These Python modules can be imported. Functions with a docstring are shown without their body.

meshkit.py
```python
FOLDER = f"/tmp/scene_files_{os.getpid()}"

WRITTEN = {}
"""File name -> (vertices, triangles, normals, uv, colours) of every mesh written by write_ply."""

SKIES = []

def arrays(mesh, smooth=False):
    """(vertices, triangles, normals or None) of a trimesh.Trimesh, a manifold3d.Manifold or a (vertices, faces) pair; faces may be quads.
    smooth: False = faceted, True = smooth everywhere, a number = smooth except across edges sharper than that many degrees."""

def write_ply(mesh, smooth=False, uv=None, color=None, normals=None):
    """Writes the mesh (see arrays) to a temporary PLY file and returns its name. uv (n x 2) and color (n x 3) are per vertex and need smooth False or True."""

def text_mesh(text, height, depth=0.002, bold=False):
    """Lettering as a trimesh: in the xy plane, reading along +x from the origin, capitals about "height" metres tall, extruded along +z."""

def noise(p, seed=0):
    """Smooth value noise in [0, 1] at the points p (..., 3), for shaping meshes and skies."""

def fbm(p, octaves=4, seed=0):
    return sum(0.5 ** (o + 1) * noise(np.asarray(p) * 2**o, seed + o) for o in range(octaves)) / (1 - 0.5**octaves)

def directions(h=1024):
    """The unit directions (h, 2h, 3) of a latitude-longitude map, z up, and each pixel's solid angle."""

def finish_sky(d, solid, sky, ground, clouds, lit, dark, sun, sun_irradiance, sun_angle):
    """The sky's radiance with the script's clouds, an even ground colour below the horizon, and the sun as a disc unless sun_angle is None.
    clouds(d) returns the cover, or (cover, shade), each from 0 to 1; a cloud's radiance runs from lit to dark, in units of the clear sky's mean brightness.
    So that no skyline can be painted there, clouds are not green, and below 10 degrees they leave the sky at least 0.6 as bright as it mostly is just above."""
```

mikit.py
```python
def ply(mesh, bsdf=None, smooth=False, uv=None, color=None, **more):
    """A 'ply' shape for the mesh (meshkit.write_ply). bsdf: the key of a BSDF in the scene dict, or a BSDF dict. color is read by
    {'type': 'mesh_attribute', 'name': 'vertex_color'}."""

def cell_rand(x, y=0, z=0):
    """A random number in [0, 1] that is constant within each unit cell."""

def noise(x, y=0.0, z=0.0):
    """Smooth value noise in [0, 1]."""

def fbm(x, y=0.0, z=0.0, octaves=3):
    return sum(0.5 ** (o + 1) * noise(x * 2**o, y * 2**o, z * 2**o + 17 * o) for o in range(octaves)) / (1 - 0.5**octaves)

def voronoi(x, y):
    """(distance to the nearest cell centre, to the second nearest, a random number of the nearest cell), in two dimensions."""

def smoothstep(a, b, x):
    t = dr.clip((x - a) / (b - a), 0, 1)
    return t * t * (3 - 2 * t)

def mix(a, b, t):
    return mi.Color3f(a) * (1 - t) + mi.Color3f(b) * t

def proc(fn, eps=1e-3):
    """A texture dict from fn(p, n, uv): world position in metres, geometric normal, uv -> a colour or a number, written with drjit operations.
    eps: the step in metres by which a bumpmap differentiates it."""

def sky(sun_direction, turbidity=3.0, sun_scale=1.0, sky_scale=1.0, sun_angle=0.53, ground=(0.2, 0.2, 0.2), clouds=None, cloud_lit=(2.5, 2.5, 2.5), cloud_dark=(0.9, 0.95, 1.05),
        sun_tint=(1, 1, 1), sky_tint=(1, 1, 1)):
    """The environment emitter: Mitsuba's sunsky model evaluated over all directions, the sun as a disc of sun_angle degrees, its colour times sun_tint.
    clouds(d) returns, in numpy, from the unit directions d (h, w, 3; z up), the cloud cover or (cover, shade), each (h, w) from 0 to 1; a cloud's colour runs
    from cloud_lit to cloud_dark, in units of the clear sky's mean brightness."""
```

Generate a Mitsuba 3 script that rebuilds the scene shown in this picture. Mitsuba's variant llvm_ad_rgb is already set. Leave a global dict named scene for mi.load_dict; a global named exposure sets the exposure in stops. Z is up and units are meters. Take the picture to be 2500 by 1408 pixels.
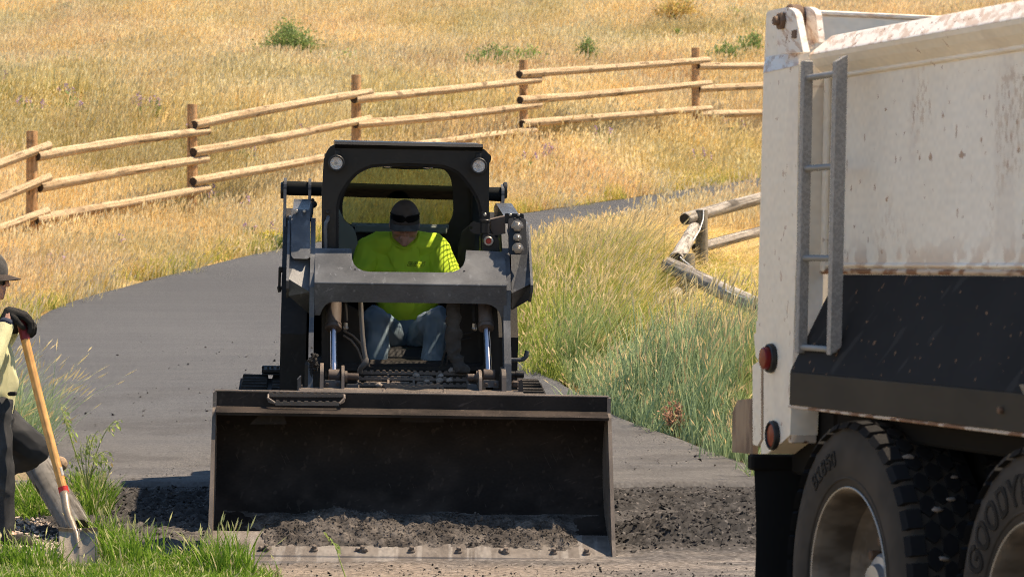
import math
import numpy as np
import trimesh
import manifold3d as m3
import drjit as dr
import mitsuba as mi
import mikit
import meshkit
from mikit import noise, fbm, voronoi, cell_rand, smoothstep, mix, proc
from shapely.geometry import Polygon, Point
from scipy.interpolate import RBFInterpolator

# ---------------------------------------------------------------- camera, sky, exposure
FOC = 7500.0                                    # focal length in photo pixels (photo 2500 x 1408)
PITCH = math.atan(64 / FOC)
EYE = np.array([0.0, 0.0, 1.55])
FWD = np.array([0, math.cos(PITCH), -math.sin(PITCH)])
UPV = np.array([0, math.sin(PITCH), math.cos(PITCH)])
T4 = mi.ScalarTransform4f
scene, labels = {}, {}
scene['camera'] = {'type': 'thinlens', 'fov': math.degrees(2 * math.atan(1250 / FOC)), 'fov_axis': 'x',
                   'aperture_radius': 0.0065, 'focus_distance': 17.0, 'near_clip': 0.1, 'far_clip': 2000.0,
                   'to_world': T4().look_at(origin=EYE.tolist(), target=(EYE + FWD).tolist(), up=[0, 0, 1])}
SUN = (0.53, 0.11, 1.0)
scene['sky'] = mikit.sky(SUN, turbidity=3.0, sun_tint=(1.0, 0.97, 0.92), sky_scale=0.95, sky_tint=(1.02, 1.0, 0.95), ground=(0.25, 0.2, 0.12))
exposure = 2.45

RNG = np.random.default_rng(7)


# ---------------------------------------------------------------- helpers
def ray(px, py):
    d = FWD + np.array([1.0, 0, 0]) * (px - 1250) / FOC - UPV * (py - 704) / FOC
    return d


def at(px, py, Y):
    d = ray(px, py)
    return EYE + d * (Y / d[1])


class Frame:
    """A thing's own axes: local (x, y, z) -> world."""

    def __init__(self, o, ex, ey, ez):
        self.o, self.m = np.array(o, float), np.array([ex, ey, ez], float).T

    def w(self, p):
        return np.asarray(p, float) @ self.m.T + self.o

    def px(self, x, y, depth):
        """local point on the plane y = depth that lies under a measured point of the photograph"""
        d = self.m.T @ ray(x, y)
        c = self.m.T @ (EYE - self.o)
        return c + d * ((depth - c[1]) / d[1])


WORLD = Frame([0, 0, 0], [1, 0, 0], [0, 1, 0], [0, 0, 1])


def nrm(v):
    v = np.asarray(v, float)
    return v / np.linalg.norm(v)


COUNT = {}


def uniq(key):
    n = COUNT.get(key, 0)
    COUNT[key] = n + 1
    return key if n == 0 else f'{key}_{n:03d}'


def thing(name, label, cat, group=None, kind=None):
    key = uniq(name)
    labels[key] = {'label': label, 'category': cat}
    if group:
        labels[key]['group'] = group
    if kind:
        labels[key]['kind'] = kind
    return key


def ply_(mesh, mat, **kw):
    return mikit.ply(mesh, 'mat_' + mat, **kw)


def put(parent, name, mesh, mat, frame=WORLD, smooth=False, label=None, uv=None):
    key = uniq(f'{parent}__{name}') if name else parent
    if isinstance(mesh, list):
        mesh = cat(*mesh)
    v, f, _ = meshkit.arrays(mesh)
    w = frame.w(v)
    scene[key] = ply_(trimesh.Trimesh(w, f, process=False), mat, smooth=smooth, uv=uv)
    if label:
        labels.setdefault(key, {})['label'] = label
    return key


def cat(*ms):
    vs, fs, n = [], [], 0
    for m in ms:
        for q in (m if isinstance(m, (list, tuple)) else [m]):
            v, f, _ = meshkit.arrays(q)
            vs.append(v)
            fs.append(f + n)
            n += len(v)
    return trimesh.Trimesh(np.vstack(vs), np.vstack(fs), process=False)


def hull(pts):
    return trimesh.Trimesh(*(lambda m: (m.vert_properties[:, :3], m.tri_verts))(m3.Manifold.hull_points(np.asarray(pts, np.float64)).to_mesh()), process=False)


def rbox(lo, hi, r=0.006):
    lo, hi = np.minimum(lo, hi).astype(float), np.maximum(lo, hi).astype(float)
    r = min(r, 0.45 * (hi - lo).min())
    pts = []
    for i in range(8):
        s = np.array([(i >> k) & 1 for k in range(3)])
        c = np.where(s, hi, lo)
        for k in range(3):
            q = c + np.where(s, -r, r)
            q[k] = c[k]
            pts.append(q)
    return hull(pts)


def basis(d):
    d = nrm(d)
    a = np.cross(d, [0, 0, 1.0] if abs(d[2]) < 0.9 else [1.0, 0, 0])
    a = nrm(a)
    return a, np.cross(d, a)


def tube(pts, radii, n=10, caps=True):
    p = np.asarray(pts, float)
    r = np.broadcast_to(np.asarray(radii, float), (len(p),))
    t = np.gradient(p, axis=0)
    t /= np.linalg.norm(t, axis=1, keepdims=True) + 1e-12
    a, b = basis(t[0])
    V, ang = [], np.arange(n) * 2 * np.pi / n
    for i in range(len(p)):
        a = a - t[i] * (a @ t[i])
        a = nrm(a)
        b = np.cross(t[i], a)
        V.append(p[i] + r[i] * (np.cos(ang)[:, None] * a + np.sin(ang)[:, None] * b))
    V = np.vstack(V)
    F = []
    for i in range(len(p) - 1):
        for j in range(n):
            k = (j + 1) % n
            F += [[i * n + j, i * n + k, (i + 1) * n + k], [i * n + j, (i + 1) * n + k, (i + 1) * n + j]]
    if caps:
        m = len(V)
        V = np.vstack([V, p[0], p[-1]])
        for j in range(n):
            k = (j + 1) % n
            F += [[m, k, j], [m + 1, (len(p) - 1) * n + j, (len(p) - 1) * n + k]]
    return trimesh.Trimesh(V, F, process=False)


def cyl(p0, p1, r0, r1=None, n=20, bevel=0.0):
    p0, p1 = np.asarray(p0, float), np.asarray(p1, float)
    r1 = r0 if r1 is None else r1
    if bevel:
        d = nrm(p1 - p0) * bevel
        return tube([p0, p0 + d * 1e-3, p0 + d, p1 - d, p1 - d * 1e-3, p1], [r0 - bevel, r0 - bevel, r0, r1, r1 - bevel, r1 - bevel], n)
    return tube([p0, p1], [r0, r1], n)


def lathe(profile, p0, axis, n=48):
    """profile: (distance along axis, radius) rows, revolved about the axis at p0"""
    axis = nrm(axis)
    a, b = basis(axis)
    ang = np.arange(n) * 2 * np.pi / n
    V = np.vstack([np.asarray(p0) + axis * h + r * (np.cos(ang)[:, None] * a + np.sin(ang)[:, None] * b) for h, r in profile])
    F = []
    for i in range(len(profile) - 1):
        for j in range(n):
            k = (j + 1) % n
            F += [[i * n + j, (i + 1) * n + k, i * n + k], [i * n + j, (i + 1) * n + j, (i + 1) * n + k]]
    return trimesh.Trimesh(V, F, process=False)


def round_poly(pts, r, seg=5):
    """rounds the corners of a polygon: pts rows (x, y[, r])"""
    out, n = [], len(pts)
    for i in range(n):
        a, b, c = (np.array(pts[(i + k) % n][:2], float) for k in (-1, 0, 1))
        rr = pts[i][2] if len(pts[i]) > 2 else r
        la, lc = np.linalg.norm(a - b), np.linalg.norm(c - b)
        d = min(rr, 0.45 * la, 0.45 * lc)
        if d < 1e-6:
            out.append(b)
            continue
        p, q = b + (a - b) / la * d, b + (c - b) / lc * d
        for t in np.linspace(0, 1, seg):
            out.append((1 - t) ** 2 * p + 2 * t * (1 - t) * b + t * t * q)
    return np.array(out)


def tri2d(poly):
    v, f = trimesh.creation.triangulate_polygon(poly, engine='earcut')
    return np.array(v), np.array(f)


def prism(outer, holes=(), thick=0.01, mapf=None, back=(0, 1, 0)):
    """2-D outline (with holes) -> solid plate. mapf takes a 2-D point to local 3-D; back is the way to the other face."""
    poly = Polygon(outer, holes).buffer(0)
    v2, f = tri2d(poly)
    v = np.array([mapf(*p) for p in v2])
    off = np.asarray(back, float) * thick
    n = len(v)
    # orientation: front face must look away from `back`
    a = np.cross(v[f[:, 1]] - v[f[:, 0]], v[f[:, 2]] - v[f[:, 0]]).sum(0)
    if a @ off > 0:
        f = f[:, ::-1]
    e = np.sort(np.vstack([f[:, [0, 1]], f[:, [1, 2]], f[:, [2, 0]]]), axis=1)
    de = np.vstack([f[:, [0, 1]], f[:, [1, 2]], f[:, [2, 0]]])
    _, inv, cnt = np.unique(e, axis=0, return_inverse=True, return_counts=True)
    be = de[cnt[inv.ravel()] == 1]
    side = np.vstack([np.stack([be[:, 1], be[:, 0], be[:, 0] + n], 1), np.stack([be[:, 1], be[:, 0] + n, be[:, 1] + n], 1)])
    return trimesh.Trimesh(np.vstack([v, v + off]), np.vstack([f, f[:, ::-1] + n, side]), process=False)


def sheet(P, thick=0.0, closed_u=False):
    """grid of points (n, m, 3) -> surface, or a shell of that thickness (inwards of its normal)"""
    P = np.asarray(P, float)
    n, m = P.shape[:2]
    i, j = np.meshgrid(np.arange(n - (0 if closed_u else 1)), np.arange(m - 1), indexing='ij')
    i, j = i.ravel(), j.ravel()
    i2 = (i + 1) % n
    q = np.stack([i * m + j, i2 * m + j, i2 * m + j + 1, i * m + j + 1], 1)
    f = np.vstack([q[:, [0, 1, 2]], q[:, [0, 2, 3]]])
    v = P.reshape(-1, 3)
    if not thick:
        return trimesh.Trimesh(v, f, process=False)
    t = trimesh.Trimesh(v, f, process=False)
    nn = np.zeros_like(v)
    fn = np.cross(v[f[:, 1]] - v[f[:, 0]], v[f[:, 2]] - v[f[:, 0]])
    for k in range(3):
        np.add.at(nn, f[:, k], fn)
    nn /= np.linalg.norm(nn, axis=1, keepdims=True) + 1e-12
    e = np.vstack([f[:, [0, 1]], f[:, [1, 2]], f[:, [2, 0]]])
    _, inv, cnt = np.unique(np.sort(e, 1), axis=0, return_inverse=True, return_counts=True)
    be = e[cnt[inv.ravel()] == 1]
    k = len(v)
    side = np.vstack([np.stack([be[:, 1], be[:, 0], be[:, 0] + k], 1), np.stack([be[:, 1], be[:, 0] + k, be[:, 1] + k], 1)])
    return trimesh.Trimesh(np.vstack([v, v - nn * thick]), np.vstack([f, f[:, ::-1] + k, side]), process=False)


ICO = trimesh.creation.icosphere(subdivisions=2, radius=1.0)
ICO1 = trimesh.creation.icosphere(subdivisions=1, radius=1.0)


def ball(c, r, sub=2, R=None):
    m = (ICO if sub == 2 else ICO1 if sub == 1 else trimesh.creation.icosphere(subdivisions=sub)).copy()
    v = m.vertices * np.asarray(r, float)
    if R is not None:
        v = v @ np.asarray(R).T
    m.vertices = v + np.asarray(c, float)
    return m


def to_man(t):
    return m3.Manifold(m3.Mesh(np.asarray(t.vertices, np.float32), np.asarray(t.faces, np.uint32)))


def flesh(bones, extra=(), step=0.02, iters=10, sub=1):
    """bones: (p0, r0, p1, r1): hulls of two balls, joined to one smooth surface"""
    parts = []
    for p0, r0, p1, r1 in bones:
        parts.append(m3.Manifold.hull_points(np.vstack([ball(p0, r0, sub).vertices, ball(p1, r1, sub).vertices])))
    for e in extra:
        parts.append(to_man(e))
    m = m3.Manifold.batch_boolean(parts, m3.OpType.Add).refine_to_length(step).to_mesh()
    t = trimesh.Trimesh(m.vert_properties[:, :3], m.tri_verts, process=True)
    if iters:
        v0 = np.array(t.vertices)
        trimesh.smoothing.filter_taubin(t, lamb=0.5, nu=0.52, iterations=iters)
        far = np.linalg.norm(t.vertices - v0, axis=1) > 1.2 * step       # no spikes from stray corners
        t.vertices = np.where(far[:, None], v0, t.vertices)
    return t


def crease(t, amp, freq, seed=0, dirs=(1, 1, 1)):
    """folds in cloth: noise along the normals"""
    v = np.array(t.vertices)
    n = np.array(t.vertex_normals)
    d = meshkit.fbm(v * np.asarray(dirs) * freq, 3, seed) - 0.5
    r = 1 - 2 * np.abs(meshkit.noise(v * np.asarray(dirs) * freq * 0.9, seed + 5) - 0.5)
    t = t.copy()
    t.vertices = v + n * (amp * (d * 1.2 + (r ** 3) * 0.8))[:, None]
    return t


# ---------------------------------------------------------------- materials
def rgb(*c):
    return {'type': 'rgb', 'value': list(c)}


def pmat(key, fn, rough=0.6, metallic=0.0, spec=0.4, bump=None, bscale=1.0, two=True, **kw):
    b = {'type': 'principled', 'base_color': proc(fn) if callable(fn) else rgb(*fn), 'metallic': metallic,
         'roughness': proc(rough) if callable(rough) else rough, 'specular': spec, **kw}
    if bump is not None:
        b = {'type': 'bumpmap', 'scale': bscale, 'nested': b, 'tex': proc(bump[0], bump[1])}
    scene['mat_' + key] = {'type': 'twosided', 'nested': b} if two else b
    return key


def n3(p, s, sx=1.0, sy=1.0, sz=1.0, o=3):
    return fbm(p.x * s * sx, p.y * s * sy, p.z * s * sz, o)


# ---------------------------------------------------------------- terrain
def zroad(Y):
    t = np.maximum(np.asarray(Y, float) - 15.7, 0)
    return 0.065 * t + 0.0006 * t * t


LEFT_PX = [(700, 1470, 14.2), (640, 1420, 14.9), (560, 1392, 15.35), (420, 1360, 15.9), (290, 1320, 16.5), (255, 1250, 17.3), (215, 1170, 18.4), (100, 1095, 19.9), (-60, 1000, 22), (-100, 900, 25), (-20, 835, 27.4),
           (100, 766, 29.9), (140, 742, 30.7), (300, 690, 32.7), (500, 646, 35.2), (690, 611, 37.6), (900, 572, 39.6), (1100, 540, 41.3), (1274, 516, 42.9),
           (1400, 500, 44.2), (1518, 483, 45.4), (1700, 460, 47.6), (1812, 446, 49.0), (1990, 422, 51.5), (2300, 392, 55)]
RIGHT_PX = [(2700, 1700, 14.2), (2500, 1560, 14.9), (2400, 1480, 15.6), (2250, 1360, 16.6), (2100, 1260, 17.7), (1990, 1200, 18.5), (1840, 1142, 19.5), (1700, 1085, 20.6), (1600, 1048, 21.4), (1510, 1015, 22.2), (1400, 955, 23.9),
            (1290, 890, 25.7), (1190, 800, 28.6), (1160, 720, 31.6), (1190, 665, 34.2), (1250, 640, 35.7), (1340, 600, 38), (1430, 570, 39.9), (1560, 540, 41.8), (1689, 515, 43.6), (1812, 495, 45.0), (1990, 462, 47.6), (2300, 420, 51.6)]


def edge(rows):
    P = np.array([[(x - 1250) / FOC * Y, Y] for x, _, Y in rows])
    t = np.linspace(0, 1, 220)
    s = np.r_[0, np.cumsum(np.linalg.norm(np.diff(P, axis=0), axis=1))]
    s /= s[-1]
    from scipy.interpolate import PchipInterpolator
    return np.stack([PchipInterpolator(s, P[:, k])(t) for k in (0, 1)], 1)


LEFT, RIGHT = edge(LEFT_PX), edge(RIGHT_PX)
ROADPOLY = Polygon(np.vstack([LEFT, RIGHT[::-1]])).buffer(0)

CP = []
for x, y, Y in [(78, 600, 37), (468, 528, 40), (870, 432, 43.5), (1278, 352, 47.5), (1697, 318, 52), (2000, 298, 55), (-300, 655, 34),
                (100, 752, 30.4), (50, 670, 34), (300, 660, 34.6), (500, 615, 37), (0, 726, 31.2), (-600, 660, 30), (-500, 800, 24),
                (690, 585, 39.5), (900, 500, 42.2), (1300, 460, 45), (1600, 415, 48), (1800, 370, 51),
                (1510, 1005, 22.5), (1600, 970, 23.1), (1750, 1040, 21.4), (1850, 1010, 21.8), (1500, 880, 24.9), (1400, 830, 26.3), (1600, 840, 26), (1800, 870, 25),
                (1675, 745, 28), (1713, 672, 31), (1850, 720, 29.2), (1320, 740, 29.5), (1500, 690, 31.5), (1650, 655, 33), (1850, 630, 34), (1950, 560, 42), (1400, 665, 34), (1550, 620, 37.5), (2400, 600, 34), (2400, 820, 26),
                (1750, 580, 40)]:
    p = at(x, y, Y)
    CP.append(p)
for x in (-14, -7, 0, 7, 14):
    CP.append([x, 60, 5.45 + 0.02 * x])
    CP.append([x * 1.4, 78, 8.5])
    CP.append([x * 1.8, 100, 12.0])
    CP.append([x * 2.2, 130, 15.5])
    CP.append([x, 12, 0.0])
    CP.append([x, 4, 0.0])
for x, y in ((-3, 16.5), (-3.4, 18), (-5, 18), (-6, 22), (-9, 26), (4.5, 18), (5, 20), (8, 22), (8, 16), (-8, 16)):
    CP.append([x, y, float(zroad(y)) + (0.25 if y > 19 else 0.02)])
for e in (LEFT, RIGHT):
    for p in e[::9]:
        CP.append([p[0], p[1], float(zroad(p[1]))])
CP = np.array(CP)
RBF = RBFInterpolator(CP[:, :2], CP[:, 2], smoothing=0.25, kernel='thin_plate_spline', neighbors=40)
import shapely


def height(X, Y):
    X, Y = np.asarray(X, float), np.asarray(Y, float)
    xc, yc = np.clip(X, -26, 26), np.clip(Y, 2, 128)
    z = RBF(np.stack([xc.ravel(), yc.ravel()], 1)).reshape(X.shape)
    z = z + np.maximum(Y - 128, 0) * 0.05
    pts = shapely.points(X, Y)
    d = shapely.distance(ROADPOLY, pts)
    t = np.clip(d / 1.3, 0, 1)
    t = t * t * (3 - 2 * t)
    k = np.clip((Y - 14.5) / 1.0, 0, 1) * np.clip((58 - Y) / 4, 0, 1)
    t = 1 - (1 - t) * k
    zz = zroad(Y) * (1 - t) + z * t
    return np.where(Y < 15, np.clip(zz, -0.02, 0.05) , zz)


# height on a fine table, for the many lookups below
GX, GY = np.arange(-24, 24.01, 0.2), np.arange(2, 100.01, 0.2)
_gx, _gy = np.meshgrid(GX, GY, indexing='ij')
HT = height(_gx, _gy)
from scipy.interpolate import RegularGridInterpolator
HI = RegularGridInterpolator((GX, GY), HT, bounds_error=False, fill_value=None)


def hz(x, y):
    return HI(np.stack([np.asarray(x, float).ravel(), np.asarray(y, float).ravel()], 1)).reshape(np.shape(x))


def ground_at(px, py, y0=14.0, y1=98.0):
    """where the line of sight through a point of the photo meets the ground"""
    d = ray(px, py)
    Y = np.arange(y0, y1, 0.05)
    P = EYE + d[None] * (Y / d[1])[:, None]
    below = np.nonzero(P[:, 2] < hz(P[:, 0], P[:, 1]))[0]
    return P[below[0]] if len(below) else P[-1]


def soil_col(p, n, uv):
    a = fbm(p.x * 0.5, p.y * 0.35, 3.0, 4)
    b = noise(p.x * 14, p.y * 14, p.z * 14)
    c = mix((0.36, 0.25, 0.11), (0.25, 0.19, 0.09), smoothstep(0.35, 0.65, a))
    near = smoothstep(24, 19, p.y)
    c = mix(c, (0.20, 0.16, 0.10), near)
    return c * (0.75 + 0.5 * b)


pmat('soil', soil_col, rough=0.95, spec=0.1)
xs = np.unique(np.r_[np.linspace(-220, -24, 24), np.arange(-24, 24.01, 0.25), np.linspace(24, 220, 24)])
ys = np.unique(np.r_[np.linspace(-220, 2, 24), np.arange(2, 60, 0.25), np.arange(60, 130, 1.0), np.linspace(130, 500, 24)])
tx, ty = np.meshgrid(xs, ys, indexing='ij')
tz = height(tx, ty)
tin = shapely.contains(ROADPOLY.buffer(0.25), shapely.points(tx, ty)) & (ty > 13)
tz = tz - 0.09 * tin + (meshkit.fbm(np.stack([tx, ty, 0 * tx], -1) * 0.8, 3) - 0.5) * 0.12 * (~tin) * (ty > 22)
tz = np.where((ty < 19.5) & (tx > -3.6) & (tx < 6), tz - 0.12, tz)
ter = sheet(np.stack([tx, ty, tz], -1))
scene['ground'] = ply_(ter, 'soil', smooth=True)
labels['ground'] = {'label': 'grassy hillside rising behind the paved lane', 'category': 'ground', 'kind': 'structure'}


# the paved lane: new asphalt mat from Y = 18.5 on
def road_col(p, n, uv):
    st = fbm(p.x * 0.9, p.y * 9.0, 0.0, 4)                     # paver streaks across the lane
    g = noise(p.x * 90, p.y * 90, 0.0)
    big = fbm(p.x * 0.35, p.y * 0.22, 5.0, 3)
    dust = smoothstep(23.5, 18.4, p.y + 3.0 * (big - 0.5))
    c = mix((0.067, 0.0685, 0.073), (0.074, 0.0755, 0.079), smoothstep(0.35, 0.7, st))
    c = c * (0.85 + 0.3 * big)
    d = mix((0.128, 0.119, 0.112), (0.096, 0.092, 0.089), smoothstep(0.38, 0.62, st))
    c = mix(c, d, dust * (0.35 + 0.65 * smoothstep(0.3, 0.6, st)))
    spots = smoothstep(0.50, 0.80, fbm(p.x * 2.2, p.y * 3.0, 2.0, 4)) * smoothstep(27, 19, p.y)
    c = mix(c, (0.045, 0.042, 0.041), spots * 0.55)
    return c * (0.78 + 0.44 * g)


def road_bump(p, n, uv):
    return 0.004 * noise(p.x * 70, p.y * 70, 0.0) + 0.0022 * fbm(p.x * 1.2, p.y * 14, 0.0, 3)


pmat('new_asphalt', road_col, rough=0.85, spec=0.25, bump=(road_bump, 4e-3))


# pair the two edges by arc length from the new mat's seam onward
def cut(e, y0):
    k = np.nonzero(e[:, 1] >= y0)[0][0]
    return e[k:]


La, Ra = cut(LEFT, 18.45), cut(RIGHT, 18.45)


def resample(e, n):
    s = np.r_[0, np.cumsum(np.linalg.norm(np.diff(e, axis=0), axis=1))]
    t = np.linspace(0, s[-1], n)
    return np.stack([np.interp(t, s, e[:, k]) for k in (0, 1)], 1)


La, Ra = resample(La, 260), resample(Ra, 260)
u = np.linspace(0, 1, 40)[None, :, None]
RP = La[:, None] * (1 - u) + Ra[:, None] * u
rag = (meshkit.fbm(np.stack([RP[..., 0], RP[..., 1], 0 * RP[..., 0]], -1) * 3.0, 3) - 0.5)
RP[:, 0, 0] += rag[:, 0] * 0.10
RP[:, -1, 0] += rag[:, -1] * 0.10
RZ = zroad(RP[..., 1]) + 0.03 + 0.015 * (meshkit.fbm(np.stack([RP[..., 0] * 0.7, RP[..., 1] * 1.5, 0 * RP[..., 0]], -1), 3) - 0.5)
RZ[:, 0] -= 0.04
RZ[:, -1] -= 0.04
RZ[0] -= 0.07
RP[0, :, 1] = 18.40 + 0.1 * (rag[0] + rag[40])
RP[1, :, 1] = 18.47 + 0.1 * (rag[0] + rag[40])
scene['road'] = ply_(sheet(np.dstack([RP, RZ])[:, ::-1]), 'new_asphalt', smooth=True)
labels['road'] = {'label': 'freshly paved grey asphalt lane curving uphill behind the loader', 'category': 'road', 'kind': 'structure'}


# the broken old surface in front: dirt, dust and loose asphalt
def loose_amount(x, y):
    """0..1 how much loose asphalt lies there (numpy)"""
    q = np.stack([x, y, 0 * x], -1)
    w = meshkit.fbm(q * 1.7, 3, 3) - 0.5
    right = np.exp(-((y - 16.65 + 0.25 * w) / 0.42) ** 2) * np.clip((x + 0.1) / 0.5, 0, 1)
    right2 = np.exp(-((y - 18.1 + 0.3 * w) / 0.38) ** 2) * 0.75
    left = np.exp(-((y - 17.4 + 0.4 * w) / 1.0) ** 2) * np.clip((-0.9 - x) / 0.4, 0, 1)
    base = 0.45 * np.clip((x - 0.2) / 0.5, 0, 1) * np.clip((y - 16.1) / 0.25, 0, 1)
    return np.clip(base + right + right2 + left + 0.5 * w, 0, 1.2)


dx, dy = np.meshgrid(np.arange(-3.3, 5.51, 0.022), np.arange(13.5, 18.75, 0.022), indexing='ij')
la = loose_amount(dx, dy)
q = np.stack([dx, dy, 0 * dx], -1)
rough = meshkit.fbm(q * 22, 2, 11) - 0.5
fine = meshkit.noise(q * 45, 4) - 0.5
mound = np.exp(-((dy - 16.62) / 0.33) ** 2) * np.clip((dx - 0.35) / 0.5, 0, 1) * 0.125 + np.exp(-((dy - 17.1) / 0.7) ** 2) * np.clip((-1.35 - dx) / 0.5, 0, 1) * np.clip((dx + 2.75) / 0.3, 0, 1) * 0.05
dz = zroad(dy) - 0.012 + 0.036 * np.clip((dy - 17.7) / 0.6, 0, 1) + mound * (0.75 + 0.5 * meshkit.fbm(q * 3, 2, 8)) + la * (0.05 * rough + 0.028 * fine) + 0.012 * (meshkit.fbm(q * 6, 3, 9) - 0.5)
dz = np.minimum(dz, np.where(dy > 18.2, zroad(dy) + 0.02, 9))
HD = RegularGridInterpolator((dx[:, 0], dy[0]), dz, bounds_error=False, fill_value=None)


def dirt_z(x, y):
    return HD(np.stack([np.asarray(x, float).ravel(), np.asarray(y, float).ravel()], 1)).reshape(np.shape(x))


def dirt_col(p, n, uv):
    w = fbm(p.x * 1.7, p.y * 1.7, 3.0, 4) - 0.5
    s = fbm(p.x * 2.5, p.y * 12, 1.0, 4)
    g = noise(p.x * 60, p.y * 60, 2.0)
    a1 = dr.exp(-dr.square((p.y - 16.62 + 0.25 * w) / 0.40)) * smoothstep(0.1, 0.6, p.x)
    a2 = dr.exp(-dr.square((p.y - 18.1 + 0.3 * w) / 0.36)) * 0.8
    a3 = dr.exp(-dr.square((p.y - 17.4 + 0.4 * w) / 0.95)) * smoothstep(-1.0, -1.4, p.x)
    a0 = 0.75 * smoothstep(0.2, 0.7, p.x) * smoothstep(16.1, 16.35, p.y)
    a = dr.clip(a0 + a1 + a2 + a3 + 0.45 * w, 0, 1)
    a = a * smoothstep(0.26, 0.50, s + 0.35 * a) * 0.85
    c = mix((0.135, 0.120, 0.108), (0.085, 0.078, 0.074), smoothstep(0.35, 0.65, s))
    c = mix(c, (0.165, 0.135, 0.110), smoothstep(15.95, 15.6, p.y + 0.6 * w) * smoothstep(1.2, -0.6, p.x + 0.5 * w))
    c = mix(c, (0.032, 0.031, 0.031), a)
    li = smoothstep(0.80, 0.9, noise(p.x * 48, p.y * 48, 7.0))
    c = mix(c, (0.22, 0.20, 0.185), li * 0.35)
    return c * (0.6 + 0.8 * g)


pmat('dirt', dirt_col, rough=0.95, spec=0.15)
scene['dirt_ground'] = ply_(sheet(np.stack([dx, dy, dz], -1)), 'dirt', smooth=True)
labels['dirt_ground'] = {'label': 'dusty broken ground strewn with loose black asphalt around the bucket', 'category': 'ground', 'kind': 'structure'}
# ---------------------------------------------------------------- fences
def wood_fn(base, dark, sc=1.0):
    def fn(p, n, uv):
        g = fbm(uv.x * 3.0, uv.y * 26.0, 1.0, 3)
        k = smoothstep(0.62, 0.8, fbm(p.x * 3, p.y * 3, p.z * 5, 3))
        c = mix(base, dark, smoothstep(0.35, 0.75, g))
        c = mix(c, [0.55 * v for v in dark], k * 0.7)
        c = c * (0.82 + 0.36 * fbm(p.x * 0.9, p.y * 0.9, p.z * 4.5, 3))
        kn = smoothstep(0.84, 0.90, noise(uv.x * 5.0, uv.y * 9.0, 3.0))
        c = mix(c, [0.4 * v for v in dark], kn * 0.8)
        return c * (0.8 + 0.4 * noise(p.x * 30, p.y * 30, p.z * 30))
    return fn


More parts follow.
